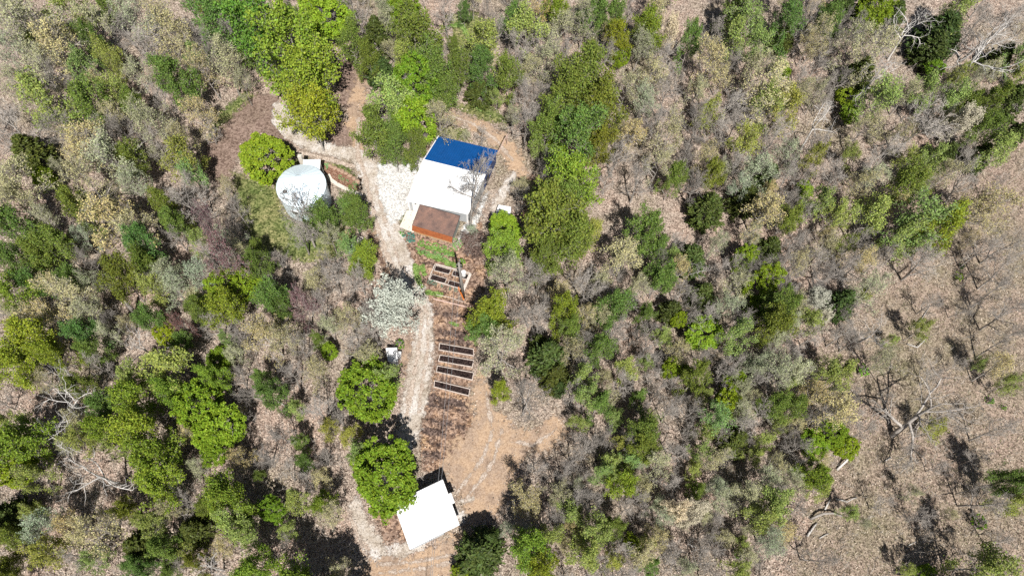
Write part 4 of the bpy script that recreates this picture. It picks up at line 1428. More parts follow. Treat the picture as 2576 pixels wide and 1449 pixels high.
# zoom windows of the photograph: column, row, then x, y, crown radius in that window's pixels, kind [, height factor]
TREES = {
    (0, 0): "1900 180 210 Y;1830 50 120 G;2200 330 250 Y;2310 560 220 Y;2350 830 190 Y;2440 90 190 G;2000 1180 205 G .72;1310 590 150 M;690 290 80 M;800 400 90 L;870 500 80 L;1590 130 150 M;1370 1170 140 L;1440 1290 90 L;660 770 150 M;330 760 190 L;850 690 110 L;330 1340 80 G;230 1150 140 D;980 1200 110 O;1000 770 90 O;230 160 230 S;90 80 150 S;520 70 150 L;400 330 180 S;120 420 160 S;300 480 150 S;1000 90 160 S;1250 200 170 S;950 230 130 B;1120 330 150 B;1350 330 130 S;1700 440 130 S;1700 250 120 B;1500 500 110 S;1560 330 110 B;620 1090 170 S;800 1160 200 S;660 1380 180 S;450 960 150 B;900 960 140 B;1120 900 150 S;1200 720 90 B;1500 840 110 S;1350 1010 100 S;1600 1010 70 B .5;60 900 160 B;150 650 130 S;430 560 110 B;1050 560 120 S;1180 1060 100 B;1830 600 80 S;100 1380 170 S;1450 1390 110 B;1000 1380 130 S;700 150 130 S;130 250 130 B;740 640 90 S",
    (1, 0): "450 80 140 G;80 300 110 M;100 60 130 B;270 270 120 D 1.1;300 540 105 D;560 230 180 O;480 420 120 L;690 550 160 M;760 690 100 M;870 500 100 M;1070 300 160 L;1060 500 110 M;1050 690 110 D .7;1260 550 100 M;1170 730 55 L .6;520 640 180 G 1.3;390 760 180 L;530 860 165 G 1.3;250 970 150 O;400 1060 110 O;560 1110 100 O;740 870 110 S;930 80 55 M .6;1110 90 70 B;780 70 100 B;720 280 32 W .5;850 330 55 M .6;1290 150 90 M;1400 200 140 L;1620 70 100 Y;1500 80 100 S;1480 330 100 B;1320 330 100 B;1550 440 130 S;1700 380 110 B;1830 140 120 S;1900 60 110 M;2040 120 100 M;2090 280 90 Y;2110 430 60 G;2320 210 120 Y;2280 330 100 S;2480 230 80 W;2360 80 100 S;2180 60 100 B;2450 420 120 B;2000 400 90 B;1850 550 200 O;1700 700 170 O;1950 780 190 O;1560 940 130 M;1780 980 190 O;1620 1130 90 G .7;1960 1080 110 O;1380 700 110 B;1400 900 110 B;1420 520 90 S;1060 1010 65 B .45;840 1010 45 S .35;940 1020 45 S .35;2150 650 120 S;2350 560 130 S;2350 920 130 B;2100 1150 130 B;2200 1000 110 S;2480 1000 130 S;2450 700 120 B;2300 750 110 S;2400 1230 110 S;2520 1330 90 O;2250 1330 120 B;1740 1340 190 Y;1380 1400 80 S .6;200 430 90 M",
    (2, 0): "60 300 90 M;400 60 100 M;480 150 150 L;400 250 120 L;560 340 100 L;240 220 110 B;800 140 110 M;760 290 90 D;1120 150 100 M;1200 60 100 D;1440 70 140 G;1580 130 100 D;930 230 110 X .8;1050 250 110 S;1300 330 140 S;1450 400 170 S;1330 570 130 D;1500 560 180 X;1760 160 150 X;1950 250 150 D;1880 370 120 D;2330 330 240 X 1.1;2400 180 170 B;2400 430 90 D;2100 60 120 L;1900 500 80 G .6;2090 570 70 L;750 520 70 G .6;560 500 140 S;220 450 140 S;660 680 170 S;790 800 120 L;640 770 120 L;330 800 150 B;120 900 120 B;200 850 90 L;480 1060 110 L;1270 720 90 G .7;1270 860 70 G .7;1070 890 150 X;1110 640 70 B;1500 720 130 L;1830 680 100 L;2050 740 110 L;2130 810 80 O;2450 780 120 D 1.1;2280 960 110 M;2350 740 90 M;2130 920 100 W;1830 920 190 B;1400 950 110 S;1880 1180 100 L;1980 1170 90 D;2400 1120 110 L;2230 1180 90 D;1500 1200 140 B;1000 1180 90 L;1270 1160 70 L;720 1000 120 B;230 1320 90 O;640 1330 90 D;560 1270 130 S;920 1420 70 G .6;1700 1380 130 O;1350 1380 100 S;1150 1300 110 B;800 1300 100 B;100 1380 110 B;2150 1300 120 B;2520 1000 70 D;1650 1000 90 S;2000 1290 100 S;660 1430 70 S;400 930 100 B;1000 520 100 B",
    (0, 1): "100 60 150 S;80 250 150 M;330 200 100 S;400 380 140 O;280 470 120 O;560 80 120 O;820 180 220 S;1000 240 130 S;700 300 70 L;1250 100 110 O;1300 220 100 O;1400 60 150 B;1580 250 110 P 1.3;1780 120 90 B;1700 500 140 P 1.3;1560 460 110 B;1060 390 120 M;1080 530 110 M;900 620 140 O;1250 600 120 S;1310 700 120 S;1500 620 110 S;1150 730 110 L;90 760 150 Y;250 680 100 M;420 700 120 S;550 650 100 M;560 790 150 S;700 680 100 S;330 930 150 S;650 900 130 S;620 1060 110 M;220 1090 170 Y;110 1290 150 Y;380 1220 110 Y;800 1060 90 S;1060 1180 190 X .8;1120 950 100 O;1250 1080 90 G .8;1370 1130 80 O;1360 1000 90 P;1750 720 160 G;1700 850 150 Y;1500 880 110 M;2050 780 130 M;2090 860 90 M;1870 650 80 Y;1950 550 100 O;1820 450 110 S;2110 520 80 B;2290 850 130 P .8;2410 830 90 B;1990 1060 170 S;2150 1100 130 S;2260 1160 100 B;1700 1100 65 L;1660 1250 100 G .8;1600 1390 100 Y;2480 1200 65 G .7;2400 1120 60 M;1250 1320 170 L;1000 1400 120 L;450 1400 150 X;680 1200 90 M;2480 540 110 B;2500 640 90 B;2260 300 110 B 1.15;2480 310 90 S;1980 1420 80 M;2200 1370 110 B;120 520 130 O",
    (1, 1): "100 130 120 M .8;60 420 90 L;170 500 120 Y .7;390 850 200 W .8;230 900 110 B;440 1150 42 g;450 1305 16 g;1600 200 230 O;1700 80 150 O;1750 340 170 O;1560 70 120 O;1230 270 120 G .75;1230 410 140 Y .7;1540 480 120 O;985 285 45 S .4;910 530 42 g 1.2;520 345 52 t;1250 620 150 S;1420 600 90 B;1500 640 100 B;1120 920 160 Y .8;1080 1030 120 O .8;1210 1180 180 S;1380 920 120 B;1490 950 110 B;1690 890 115 Y;1740 1030 90 M;1850 720 150 B;1560 1240 140 D 1.2;1620 1390 110 D;1490 1140 70 D;2300 300 140 M;2130 470 150 S;2400 420 80 M;2420 640 120 M;2060 870 130 M;2080 1010 100 B;1950 1170 110 M;2430 1090 80 L;2300 920 80 O;2490 900 90 D;2540 960 60 G;1820 1400 100 L;2490 1330 75 G;1900 280 90 L;80 1150 110 B;60 950 120 S;200 1050 110 B;1840 960 100 S;2240 700 90 S;130 640 90 B",
    (2, 1): "190 130 125 D 1.05;480 60 110 D;640 130 150 S;800 200 100 O;1030 70 100 L;900 150 90 B;1430 160 140 L;1790 220 180 L;1960 250 150 Y;1680 330 130 L;60 500 120 D;130 590 90 X .6;490 490 95 G;650 430 100 D;620 680 130 G;580 850 80 G;400 720 110 S;340 850 100 S;150 770 95 D;160 1060 140 G .75;410 1080 120 L;720 870 140 O;700 1000 130 O;1010 810 100 W .8;1060 950 65 W .7;1200 830 105 D 1.1;1200 560 140 B;1420 720 110 S;1450 1040 140 X .7;1230 1050 90 B;1580 1120 45 L .5;1370 1350 50 g;2090 640 38 g;2110 560 22 g;1840 500 150 B;2300 100 160 S;1000 500 100 B;760 560 110 B;870 520 90 S;480 1290 55 M .6;700 1330 150 S;850 1350 130 S;1100 1350 110 L;100 1390 110 O;400 1420 80 G;20 1350 50 G;1000 720 90 B;2480 380 110 B;2300 420 100 B;2450 560 110 B;2390 720 90 B;2470 900 120 B;2480 1100 110 B;2400 1300 90 S",
    (0, 2): "500 150 230 X;400 400 170 X .9;660 690 240 X;1000 100 150 Y;1050 340 190 Y;1150 560 190 Y;1180 740 170 Y;1500 150 190 G;1640 340 180 G;1630 480 120 G;1300 60 130 Y;150 430 180 Y;100 600 170 G;250 700 110 L;60 300 110 L;600 420 100 L;750 330 100 Y;80 1000 150 D 1.1;240 960 80 L;940 950 90 M;700 1100 190 S;300 1050 130 S;500 1050 110 S;360 1260 140 L;690 1330 90 L;1050 1220 130 D;1000 1350 90 M;1230 1230 110 M;1460 1110 120 D;1150 1050 100 L;1270 950 100 S;1330 1250 80 L;1700 860 170 Y;1750 1030 140 L;1850 1140 120 L;1920 1390 140 Y;2050 950 105 G .75;2230 880 95 L;2430 900 95 Y .8;2170 1100 80 L;1580 1380 140 X .8;2050 80 110 M;2230 180 75 L;2260 440 65 M;2290 590 70 M;2130 400 110 B;2400 200 130 B;2000 560 110 B;2480 330 85 L;1960 690 50 M .6;2440 560 90 B;1480 620 90 S;1100 1400 90 M;560 1330 100 B",
    (1, 2): "195 45 232 G .9;330 700 252 G .9;60 380 85 L .7;1200 50 75 Y .7;1410 90 150 B;1640 30 60 D;1860 90 110 L;1950 150 100 M;1790 290 75 L;2240 110 70 M;2300 360 140 O;2270 480 110 O;2000 410 90 B;2480 200 110 B;1400 880 140 S .8;1780 860 130 B .85;2130 750 120 Y .8;2060 680 80 L;1050 1280 175 D .95;1110 1170 95 D;1420 1230 155 Y;1560 1150 110 L;1500 1380 130 Y;900 1420 70 G .5;1900 1110 140 L;1850 1280 130 L;2060 1080 90 O;2200 1220 75 G .6;2060 1340 90 L;2330 1370 75 M;2530 950 100 W;2400 600 110 S;2480 760 100 B;2000 1420 90 B;2380 900 80 S",
    (2, 2): "350 130 105 G;260 250 115 L;180 360 80 L;400 430 120 D .8;550 530 75 L;240 560 90 S;700 150 100 O;840 180 95 O;1000 60 110 S;1180 180 150 S;1130 380 115 G .8;1000 470 115 G .8;1220 470 95 G .8;990 680 120 Y .8;1040 790 80 L;700 600 100 S;650 720 100 S;260 770 90 S;110 800 75 M;80 970 110 W .8;500 830 120 S;700 900 130 L;600 1010 120 L;680 1180 120 S;430 1290 55 g 1.3;2240 1040 60 g 1.3;2480 720 110 M;2510 880 100 L;2330 130 40 g;2430 180 26 g;2300 1390 170 L;1830 1420 65 G .6;2330 900 120 B;2400 330 100 B;2230 560 80 B;2420 1180 90 B;120 1250 110 X .6",
}
ROWS = []
for (c_, r_), txt in TREES.items():
    for it in txt.split(';'):
        a = it.split()
        ROWS.append((858.667 * c_ + float(a[0]) / 3, 482.667 * r_ + float(a[1]) / 3, float(a[2]) / 3, a[3], float(a[4]) if len(a) > 4 else 1.0, None))
# trees whose foot the photograph shows: crown x, y, radius, kind, height, foot x, y, own label
FOOT = [
    (1190, 450, 58, 'B', 13.0, (1197.9, 571), 'tall leafless grey tree standing against the right end of the barn'),
    (766, 505, 50, 'B', 12.0, (768, 648), 'tall leafless grey tree whose twigs cross the front of the round bin'),
    (822, 522, 40, 'M', 8.0, (812, 632), 'green leafy tree covering the lower right side of the round bin'),
    (893, 523, 32, 'M', 6.0, (890, 583), 'rounded dark green tree between the round bin and the gravel drive'),
    (2330, 1025, 110, 'N', 11.5, (2250, 1112), 'large grey bare tree with heavy spreading limbs standing in the dry field'),
    (1184, 613, 36, 'R', 2.6, (1184, 618), 'wide brown leafless shrub between the rusty shed and a green tree'),
]

# ---- size of each tree
rng = np.random.default_rng(77)
INST = []      # dict per tree


def add_inst(px, py, rp, k, hf, zone, label=None, group=None, foot=None, H=None, world=None):
    fam = KIND[k][0]
    if world is None:
        k0 = at(px, py, 5.0)
        rm = rp * np.linalg.norm(at(px + 10, py, 5.0) - k0) / 10
    else:
        rm = rp
    if k in 'gt':
        Ht = rm * 1.5 * hf
    elif fam == 'dense':
        Ht = (3.2 + 1.55 * rm) * hf
    elif fam == 'cedar':
        Ht = (2.8 + 1.9 * rm) * hf
    elif fam == 'snag':
        Ht = min(13.0, 5 + 1.6 * rm) * hf
    else:
        Ht = min(13.5, 4.6 + 2.0 * rm) * hf
    if rm < 1.3 and k not in 'gt':
        Ht = min(Ht, 3.4 * rm + 1.2)
    if H:
        Ht = H
    mi = int(rng.integers(len(MODELS[fam])))
    cen, r88 = STAT[fam, mi]
    H0 = MODELS[fam][mi][2]
    rot = rng.uniform(0, 6.283)
    sx_ = rm / r88
    ox = sx_ * (cen[0] * math.cos(rot) - cen[1] * math.sin(rot))
    oy = sx_ * (cen[0] * math.sin(rot) + cen[1] * math.cos(rot))
    if world is None:
        w = at(px, py, cen[2] * Ht / H0) - np.array([ox, oy, 0])
    else:
        w = np.array(world)
    if foot is not None:
        w = at(*foot) * .4 + w * .6
    d = dict(px=px, py=py, rp=rp, k=k, w=w, H=Ht, rm=rm, label=label, group=group, zone=zone, mi=mi, rot=rot, sx=sx_)
    INST.append(d)
    return d


for px, py, rp, k, hf, _ in ROWS:
    add_inst(px, py, rp, k, hf, 'photo')
for px, py, rp, k, H, ft, lab in FOOT:
    add_inst(px, py, rp, k, 1.0, 'photo', lab, foot=ft, H=H)

# ---- thinner trees filling the wood between the ones above
KEEP = S_MAUVE + S_LAWN[:3] + S_SOIL[:2] + S_DIRT + S_GRAVEL + S_PAD + [poly((1000, 330), (1270, 330), (1270, 620), (1000, 620)), poly((690, 380), (840, 380), (840, 560), (690, 560)), poly((985, 1180), (1160, 1180), (1160, 1390), (985, 1390)),
                                                             poly((1060, 560), (1225, 560), (1215, 1120), (1060, 1120)), poly((1440, 520), (1700, 480), (1800, 600), (1620, 600), (1500, 680), (1420, 700))]


def far_from(w, rm):
    X, Y = np.array([w[0]]), np.array([w[1]])
    if sdf(KEEP, X, Y)[0] < rm * .55 + .4:
        return False
    return True


tries = 0
n_fill = 0
while n_fill < 360 and tries < 12000:
    tries += 1
    px, py = rng.uniform(-40, 2616), rng.uniform(-50, 1470)
    dense_part = rng.random() < .3
    if dense_part:
        px, py = rng.uniform(1380, 2180), rng.uniform(600, 1449)
    w0 = at(px, py)
    fd = sdf(S_FIELD, np.array([w0[0]]), np.array([w0[1]]))[0]
    if fd < 1 and rng.random() < .95:
        continue
    rp = rng.uniform(22, 38)
    k0 = at(px, py, 5.0)
    rm = rp / 19.5
    if not far_from(at(px, py + 25), rm):
        continue
    ok = True
    for d in INST:
        lim = (.44 if dense_part else .5 if px < 1100 or py < 500 else .58) * (rp + d['rp']) if d['k'] not in 'gt' else rp * .6
        if math.hypot(d['px'] - px, d['py'] - py) < lim:
            ok = False
            break
    if not ok:
        continue
    left = px < 1050
    k = rng.choice(list('SSSBBBLO') if left else list('SSBBBBBL'))
    add_inst(px, py, rp, k, rng.uniform(.8, 1.0), 'fill')
    n_fill += 1

n = tries = 0
while n < 34 and tries < 2000:      # low bare scrub scattered through the dry field
    tries += 1
    px, py = rng.uniform(1980, 2570), rng.uniform(380, 1440)
    w0 = at(px, py)
    if sdf(S_FIELD, np.array([w0[0]]), np.array([w0[1]]))[0] > -.5 or min(math.hypot(d['px'] - px, d['py'] - py) for d in INST) < 34:
        continue
    add_inst(px, py, rng.uniform(14, 27), rng.choice(list('BBBBSL')), rng.uniform(.8, 1.1), 'fill')
    n += 1
# ---- trees just outside the picture (the wood goes on, and some cast shadows into it)
SHADOW = [(-15.8, -1.2, 3.6, 'G', 10.5), (-18.6, 0.4, 2.6, 'Y', 9.0), (41.5, -3.0, 2.8, 'B', 11.0), (49.0, 2.2, 3.0, 'L', 10.0), (54.5, 2.0, 2.4, 'L', 9.0), (66.0, 12.5, 3.0, 'O', 11.0), (66.5, 18.5, 2.8, 'L', 10.0), (70.0, 28.0, 2.6, 'B', 11.0), (71.5, 37.0, 2.8, 'B', 11.0), (74.5, 50.0, 3.0, 'B', 12.0)]
for x, y, rm, k, H in SHADOW:
    px, py = proj((x, y, H * .6))
    add_inst(px, py, rm, k, 1.0, 'out', 'woodland tree outside the photo that throws its shadow into the picture', 'trees outside the photo', H=H, world=(x, y, 0))
n = 0
while n < 60:
    x, y = rng.uniform(-105, 105), rng.uniform(-22, 118)
    px, py = proj((x, y, 6))
    if -90 < px < 2666 and -60 < py < 1540:
        continue
    if min(math.hypot(d['w'][0] - x, d['w'][1] - y) for d in INST) < 5.0 or abs(x + 12) < 12 and y < 5:
        continue
    if x > 45 and y < 45 and rng.random() < .6:
        continue
    rm = rng.uniform(2, 3.6)
    add_inst(px, py, rm, rng.choice(list('YSBLOSBMD')), 1.0, 'out', 'woodland tree standing outside the edges of the photo', 'trees outside the photo', world=(x, y, 0))
    n += 1

# ------------------------------------------------------------------ labels: looks first, then the nearest thing one can find
LM = [('the round bin', 766, 480), ('the blue half of the barn roof', 1165, 390), ('the rusty shed', 1095, 570), ('the bottom garage', 1075, 1290), ('the white hut', 985, 892),
      ('the pickup truck', 1266, 530), ('the utility pole', 1160, 705), ('the row of long beds', 1135, 935), ('the loop end of the drive', 705, 290), ('the tan dirt clearing', 1330, 1110), ('the upper dirt track', 900, 215),
      ('the blossom tree by the drive', 989, 766), ('the big dead tree at lower left', 220, 1195), ('the white snag at far left', 353, 876), ('the heavy bare tree in the field', 2320, 1032),
      ('the blossom tree far right', 2054, 753), ('the round green tree left of the bin', 667, 393), ('the olive tree mass right of the truck', 1400, 560), ('the tall yellow-green tree above the drive loop', 770, 187),
      ('the olive tree mass behind the barn', 1470, 290), ('the big bare tree near the upper right corner', 2494, 110), ('the white-limbed tree at upper right', 2217, 187), ('the big cedar right of the beds', 1378, 896),
      ('the leafy tree beside the garage', 969, 1195), ('the leafy tree below the hut', 927, 985), ('the lone cedar right of the truck', 1780, 526), ('the lime crown beside the dry field', 2314, 556),
      ('the lower left yellow-green pair', 370, 1130), ('the pinkish tree left of centre', 763, 766), ('the black cedar at bottom left', 487, 1335), ('the blossom tree lower right', 1740, 1288),
      ('the upper left corner', 0, 0), ('the upper right corner', 2576, 0), ('the lower left corner', 0, 1449), ('the lower right corner', 2576, 1449),
      ('the top edge centre', 1288, 0), ('the bottom edge centre', 1288, 1449), ('the left edge middle', 0, 724), ('the right edge middle', 2576, 724), ('the lime tree at bottom right', 2484, 1428), ('the dark cedars below the clearing', 1209, 1392)]
OWN = {}      # trees that are landmarks themselves
for d in INST:
    for nm, lx, ly in LM:
        if math.hypot(d['px'] - lx, d['py'] - ly) < 12:
            d['self'] = nm


def where(dx, dy):
    a = math.degrees(math.atan2(-dy, dx)) % 360
    return ['right of', 'up and right of', 'above', 'up and left of', 'left of', 'down and left of', 'below', 'down and right of'][int((a + 22.5) // 45) % 8]


def size_word(d):
    r = d['rp']
    if d['k'] in 'gt':
        return 'low' if r > 12 else 'tiny'
    return 'large' if r > 52 else 'medium' if r > 36 else 'small' if r > 25 else 'very small'


used = {}
for d in INST:
    d['low'] = d['rm'] < 1.3 and d['H'] < 5 and d['k'] in 'BSL'
    if d['zone'] == 'out' or d['label']:
        if d['label']:
            used[d['label']] = d
        continue
    look = KIND[d['k']][4]
    if 'self' in d and 'mass' not in d['self'] and 'pair' not in d['self']:
        lab = d['self'][4:]
        if len(lab.split()) >= 4 and lab not in used:
            d['label'] = lab
            used[lab] = d
            continue
    cands = sorted(LM, key=lambda l: math.hypot(d['px'] - l[1], d['py'] - l[2]))
    cands = [c for c in cands if math.hypot(d['px'] - c[1], d['py'] - c[2]) > 14]
    done = False
    for c in cands[:7]:
        dx, dy = d['px'] - c[1], d['py'] - c[2]
        dist = math.hypot(dx, dy)
        far = 'just' if dist < 75 else '' if dist < 150 else 'well' if dist < 260 else 'far'
        for lab in (f'{size_word(d)} {look} {far} {where(dx, dy)} {c[0]}',):
            lab = ' '.join(lab.split())
            if lab not in used and len(lab.split()) <= 16:
                used[lab] = d
                d['label'] = lab
                done = True
                break
        if done:
            break
    if not done:
        for c1 in cands[:8]:
            for c2 in cands[:8]:
                if c1 is c2:
                    continue
                lab = f'{size_word(d)} {look} between {c1[0]} and {c2[0]}'
                if len(lab.split()) > 16:
                    lab = f'{look} between {c1[0]} and {c2[0]}'
                if lab not in used and len(lab.split()) <= 16:
                    used[lab] = d
                    d['label'] = lab
                    done = True
                    break
            if done:
                break
    if not done:
        print('SHARED', look, round(d['px']), round(d['py']))
        lab = ' '.join(f"{look} {where(d['px'] - cands[0][1], d['py'] - cands[0][2])} {cands[0][0]}".split()[:16])
        d['label'] = lab
        d['group'] = 'trees like ' + look + ' ' + cands[0][0]

GROUPS = {'S': 'pale budding trees of the wood', 'B': 'leafless grey trees of the wood', 'L': 'lime green budding trees of the wood', 'O': 'olive green trees of the wood', 'Y': 'yellow-green trees of the wood',
          'M': 'mid green trees of the wood', 'G': 'bright green trees', 'D': 'dark cedars', 'X': 'dead white trees', 'W': 'white blossoming trees', 'P': 'purplish twiggy trees', 'R': 'bare shrubs', 'N': 'leafless grey trees of the wood', 'g': 'green shrubs', 't': 'green shrubs'}

# ------------------------------------------------------------------ plant them
rng = np.random.default_rng(4242)
for d in INST:
    fam, nm, cat, colr, _ = KIND[d['k']]
    tm, cm, H0, R0_ = MODELS[fam][d['mi']]
    e = empty(nm, (d['w'][0], d['w'][1], 0.0), d['label'], cat, d['group'] or GROUPS[d['k']], d['rot'])
    e.scale = (d['sx'] * rng.uniform(.95, 1.05), d['sx'] * rng.uniform(.95, 1.05), d['H'] / H0)
    hsh = rng.normal() * .10
    val = rng.uniform(.84, 1.16)
    c = (colr[0] * val * (1 + hsh), colr[1] * val, colr[2] * val * (1 - hsh), 1)
    for pn, me in (('trunk', tm), ('crown', cm)):
        o = bpy.data.objects.new(pn, me)
        COL.objects.link(o)
        o.parent = e
        o.color = c

# ================================================================== small growing things and dead wood
def copy_bush(px, py, rp, H, colr, label, group, name='garden_plant', cat='plant'):
    q = at(px, py)
    rm = rp / 19.0
    tm, cm, H0, R0_ = MODELS['bush'][rng.integers(3)]
    o = bpy.data.objects.new(name, cm)
    COL.objects.link(o)
    o.location = (q[0], q[1], 0)
    o.scale = (rm / R0_, rm / R0_, H / H0)
    o.rotation_euler = (0, 0, rng.uniform(0, 6))
    v = rng.uniform(.85, 1.2)
    o.color = (colr[0] * v, colr[1] * v, colr[2] * v, 1)
    tag(o, label, cat, group)


ORD = ['first', 'second', 'third', 'fourth', 'fifth', 'sixth', 'seventh', 'eighth']
z5 = lambda x, y: ((1150 + x / 7.246) * .85867, (560 + y / 7.246) * .85867)
z6 = lambda x, y: ((780 + x / 6.0375) * .85867, (440 + y / 6.0375) * .85867)
for k, (x, y) in enumerate(((665, 845), (745, 830), (830, 890), (985, 945), (1175, 1000), (1320, 1030))):
    copy_bush(*z7(x, y), 5.2 if k == 1 else 4, .4, (.16, .30, .22), f'blue-green leafy plant, {ORD[k]} from left in the row below the small garden beds', 'blue-green plants below the garden beds')
for k, (x, y, r_) in enumerate(((620, 1105, 8), (755, 1130, 7), (905, 1170, 8), (1110, 1235, 7), (1240, 1270, 7))):
    copy_bush(*z5(x, y), r_, .45, (.15, .32, .06), f'green garden plant, {ORD[k]} from left in the row nearest the rusty shed', 'garden plants below the shed')
for k, (x, y, r_) in enumerate(((560, 1250, 6), (660, 1310, 7), (770, 1345, 7), (900, 1345, 8), (1010, 1390, 7), (1150, 1420, 8))):
    copy_bush(*z5(x, y), r_, .4, (.17, .33, .10), f'green garden plant, {ORD[k]} from left in the second row below the rusty shed', 'garden plants below the shed')
copy_bush(*z5(1370, 1185), 13, .9, (.22, .34, .13), 'pale green bush at the lower right corner of the rusty shed', None, 'shrub', 'shrub')
copy_bush(*z5(215, 920), 7, .5, (.10, .28, .03), 'small bright green bush left of the blue-green shrub by the shed', None, 'shrub', 'shrub')
for k, (x, y, r_) in enumerate(((1060, 285, 9), (1310, 495, 5), (1365, 527, 4), (1430, 560, 5), (1570, 590, 5), (1590, 655, 6))):
    copy_bush(*z6(x, y), r_, .35, (.16, .32, .12), f'small green plant in the red flower bed, {ORD[k]} from the round bin', 'plants in the flower bed')
copy_bush(*z9(950, 20), 7, .5, (.09, .26, .04), 'small green plant left of the tree foot above the gas tank', None)
copy_bush(*z9(1345, 30), 5, .5, (.05, .16, .08), 'small blue-green plant right of the tree foot above the gas tank', None)

logn = [0]


def log(pts, rad, label, h=.1, name='fallen_log', cat='log'):
    mb = MB()
    q = [at(x, y) + (0, 0, rad + h * math.sin(math.pi * i / max(1, len(pts) - 1))) for i, (x, y) in enumerate(pts)]
    n_ = len(q)
    mb.tube(q, [rad * (1 - .6 * i / n_) for i in range(n_)], 6)
    tag(mb.build(name, M['snag'] if rad < .16 else M['bark'], None, True), label, cat, 'fallen wood on the ground')


w22 = lambda x, y: (1717.3 + x / 3, 965.3 + y / 3)
w21 = lambda x, y: (1717.3 + x / 3, 482.7 + y / 3)
log([w22(960, 1020), w22(1000, 1000), w22(1040, 985), w22(1120, 980), w22(1200, 1000)], .17, 'long dark curved fallen trunk at the left edge of the dry field', .7)
log([w22(1070, 950), w22(1085, 905), w22(1112, 870)], .12, 'short dark stick above the curved fallen trunk in the dry field', .3)
log([w22(1150, 868), w22(1190, 880), w22(1230, 893), w22(1275, 868), w22(1312, 858)], .1, 'pale zigzag branch lying in the dry field right of a short dark stick', .3)
log([w22(1160, 650), w22(1205, 600), w22(1255, 550), w22(1312, 500)], .15, 'pale fallen trunk with broken end below the bright green trees', .5)
log([w22(935, 1150), w22(960, 1110), w22(985, 1075), w22(1010, 1050)], .14, 'weathered grey log below the curved fallen trunk', .2)
log([w22(1030, 1165), w22(1070, 1140), w22(1100, 1128)], .07, 'thin stick right of the weathered grey log in the field', .1)
log([w21(1690, 1150), w21(1760, 1180), w21(1810, 1130), w21(1835, 1100)], .1, 'broken branch beside a small tan earth patch in the dry field', .3)
log([w21(1740, 1020), w21(1800, 960), w21(1865, 860)], .07, 'thin straight stick lying in the upper part of the dry field', .1)
log([w22(1700, 1220), w22(1760, 1190)], .05, 'short grey stick in the middle of the dry field')
log([(190, 1020), (215, 1035), (240, 1052)], .12, 'pale log on the litter below the white snag at far left')
log([(700, 1010), (722, 1024), (738, 1040)], .08, 'thin pale log on leaf litter left of the leafy trees by the hut')
log([(2240, 1150), (2225, 1160)], .1, 'short thick log at the foot of the large grey bare tree')

mb = MB()
a = at(343.5, 789)
mb.tube([a, a + (.05, .02, 1.6), a + (.1, .1, 3.2), a + (.12, .1, 3.6)], [.28, .24, .2, .08], 9)
tag(mb.build('tree_stump', M['bark'], None, True), 'tall broken grey tree stump in an open patch left of centre', 'stump')

# ------------------------------------------------------------------ uncountable: litter, dry grass, brush
def litter_mat(name, stops):
    m, n, b = new_mat(name)
    g_ = N(n, 'ShaderNodeNewGeometry')
    r = ramp(n, stops)
    n.links.new(g_.outputs['Random Per Island'], r.inputs[0])
    n.links.new(r.outputs[0], b.inputs['Base Color'])
    b.inputs['Roughness'].default_value = .9
    b.inputs['Specular IOR Level'].default_value = .1
    return m


def scatter(n, seed):
    rg = np.random.default_rng(seed)
    px, py = rg.uniform(-120, 2700, n), rg.uniform(-80, 1540, n)
    d = FWD[None] + RT[None] * ((px - CX) / F)[:, None] + DN[None] * ((py - CY) / F)[:, None]
    k = ALT / -d[:, 2]
    return rg, d[:, 0] * k, d[:, 1] * k


BLD = [('poly', [P3(p, 0) for p in (FL, FR, BR, BL)]), ('poly', [P3(p, 0) for p in (a0, b0, c0, d0)]), ('poly', [P3(p, 0) for p in (NE, SE_, SW, NW)]), ('path', [(BCX, BCY, 3.1), (BCX + .01, BCY, 3.1)])]
rg, X, Y = scatter(150000, 9)
dd = np.minimum(open_ground(X, Y), sdf(BLD, X, Y))
fd = sdf(S_FIELD, X, Y)
keep = (dd + rg.normal(size=len(X)) * .8 > .3) & (fd + rg.normal(size=len(X)) * 2.5 > 0)
C = np.stack([X[keep], Y[keep], rg.uniform(.03, .14, keep.sum())], 1)
v, f = leaves_np(rg, C, .10, .9)
me = np_mesh('leaf_litter', v, f, litter_mat('fallen_leaves', [(0, (.13, .10, .08)), (.25, (.25, .195, .16)), (.6, (.39, .32, .265)), (.85, (.50, .42, .35)), (1, (.58, .50, .42))]))
o = bpy.data.objects.new('leaf_litter', me)
COL.objects.link(o)
tag(o, 'pinkish tan fallen leaves covering the forest floor', 'leaf litter', kind='stuff')

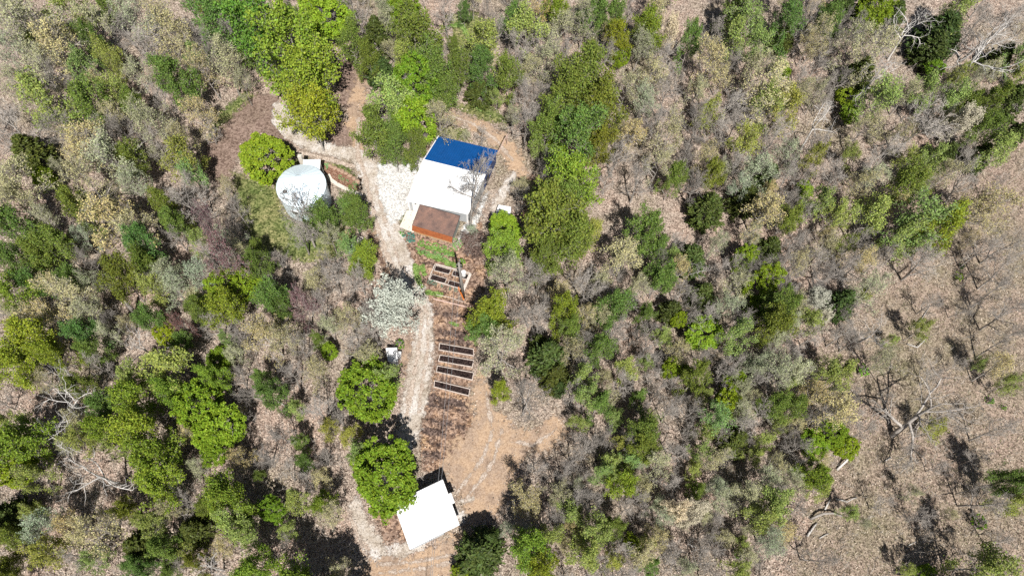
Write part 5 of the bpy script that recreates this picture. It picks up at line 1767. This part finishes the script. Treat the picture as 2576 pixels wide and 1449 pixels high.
rg, X, Y = scatter(210000, 10)
fd = sdf(S_FIELD, X, Y)
keep = fd + rg.normal(size=len(X)) * 2.0 < 0
X, Y = X[keep], Y[keep]
nb = len(X)
az = rg.uniform(0, 6.283, nb)
ln = rg.uniform(.12, .5, nb)
le = rg.uniform(.2, 1.0, nb)
tipx, tipy = X + np.cos(az) * ln * le, Y + np.sin(az) * ln * le
wd = rg.uniform(.025, .06, nb)
v = np.stack([np.stack([X - np.sin(az) * wd, Y + np.cos(az) * wd, np.zeros(nb)], 1), np.stack([X + np.sin(az) * wd, Y - np.cos(az) * wd, np.zeros(nb)], 1), np.stack([tipx, tipy, ln * (1.1 - le * .8)], 1)], 1).reshape(-1, 3)
f = (np.arange(nb) * 3)[:, None] + np.arange(3)[None]
me = np_mesh('dry_grass', v, f, litter_mat('dry_grass_blades', [(0, (.07, .055, .04)), (.3, (.22, .175, .13)), (.45, (.19, .19, .10)), (.7, (.40, .33, .255)), (1, (.58, .50, .41))]))
o = bpy.data.objects.new('dry_grass', me)
COL.objects.link(o)
tag(o, 'dry tan grass of the open field on the right', 'grass', kind='stuff')

rg, X, Y = scatter(15000, 12)
dd = np.minimum(open_ground(X, Y), sdf(BLD, X, Y))
fd = sdf(S_FIELD, X, Y)
keep = (dd > .8) & ((fd > .5) | (rg.random(len(X)) < .6)) & (sdf([KEEP[-1]], X, Y) > 0) 
X, Y = X[keep][:8500], Y[keep][:8500]
P0, P1, R0, R1 = [], [], [], []
for x, y in zip(X, Y):
    h = rg.uniform(.5, 2.2)
    p = np.array([x, y, 0.0])
    d = np.array([rg.normal() * .25, rg.normal() * .25, 1.0])
    for i in range(3):
        q = p + d * h / 3
        P0.append(p); P1.append(q); R0.append(.018); R1.append(.014)
        for _ in range(2):
            a_ = rg.uniform(0, 6.283)
            e_ = q + np.array([math.cos(a_), math.sin(a_), rg.uniform(.3, 1)]) * h * rg.uniform(.12, .3)
            P0.append(q); P1.append(e_); R0.append(.013); R1.append(.009)
        p = q
        d = d + rg.normal(size=3) * .2
v, f = tubes_np(P0, P1, R0, R1, 3)
o = bpy.data.objects.new('underbrush', np_mesh('underbrush', v, f, M['twigc']))
COL.objects.link(o)
tag(o, 'thin bare saplings and brush under the trees', 'brush', kind='stuff')
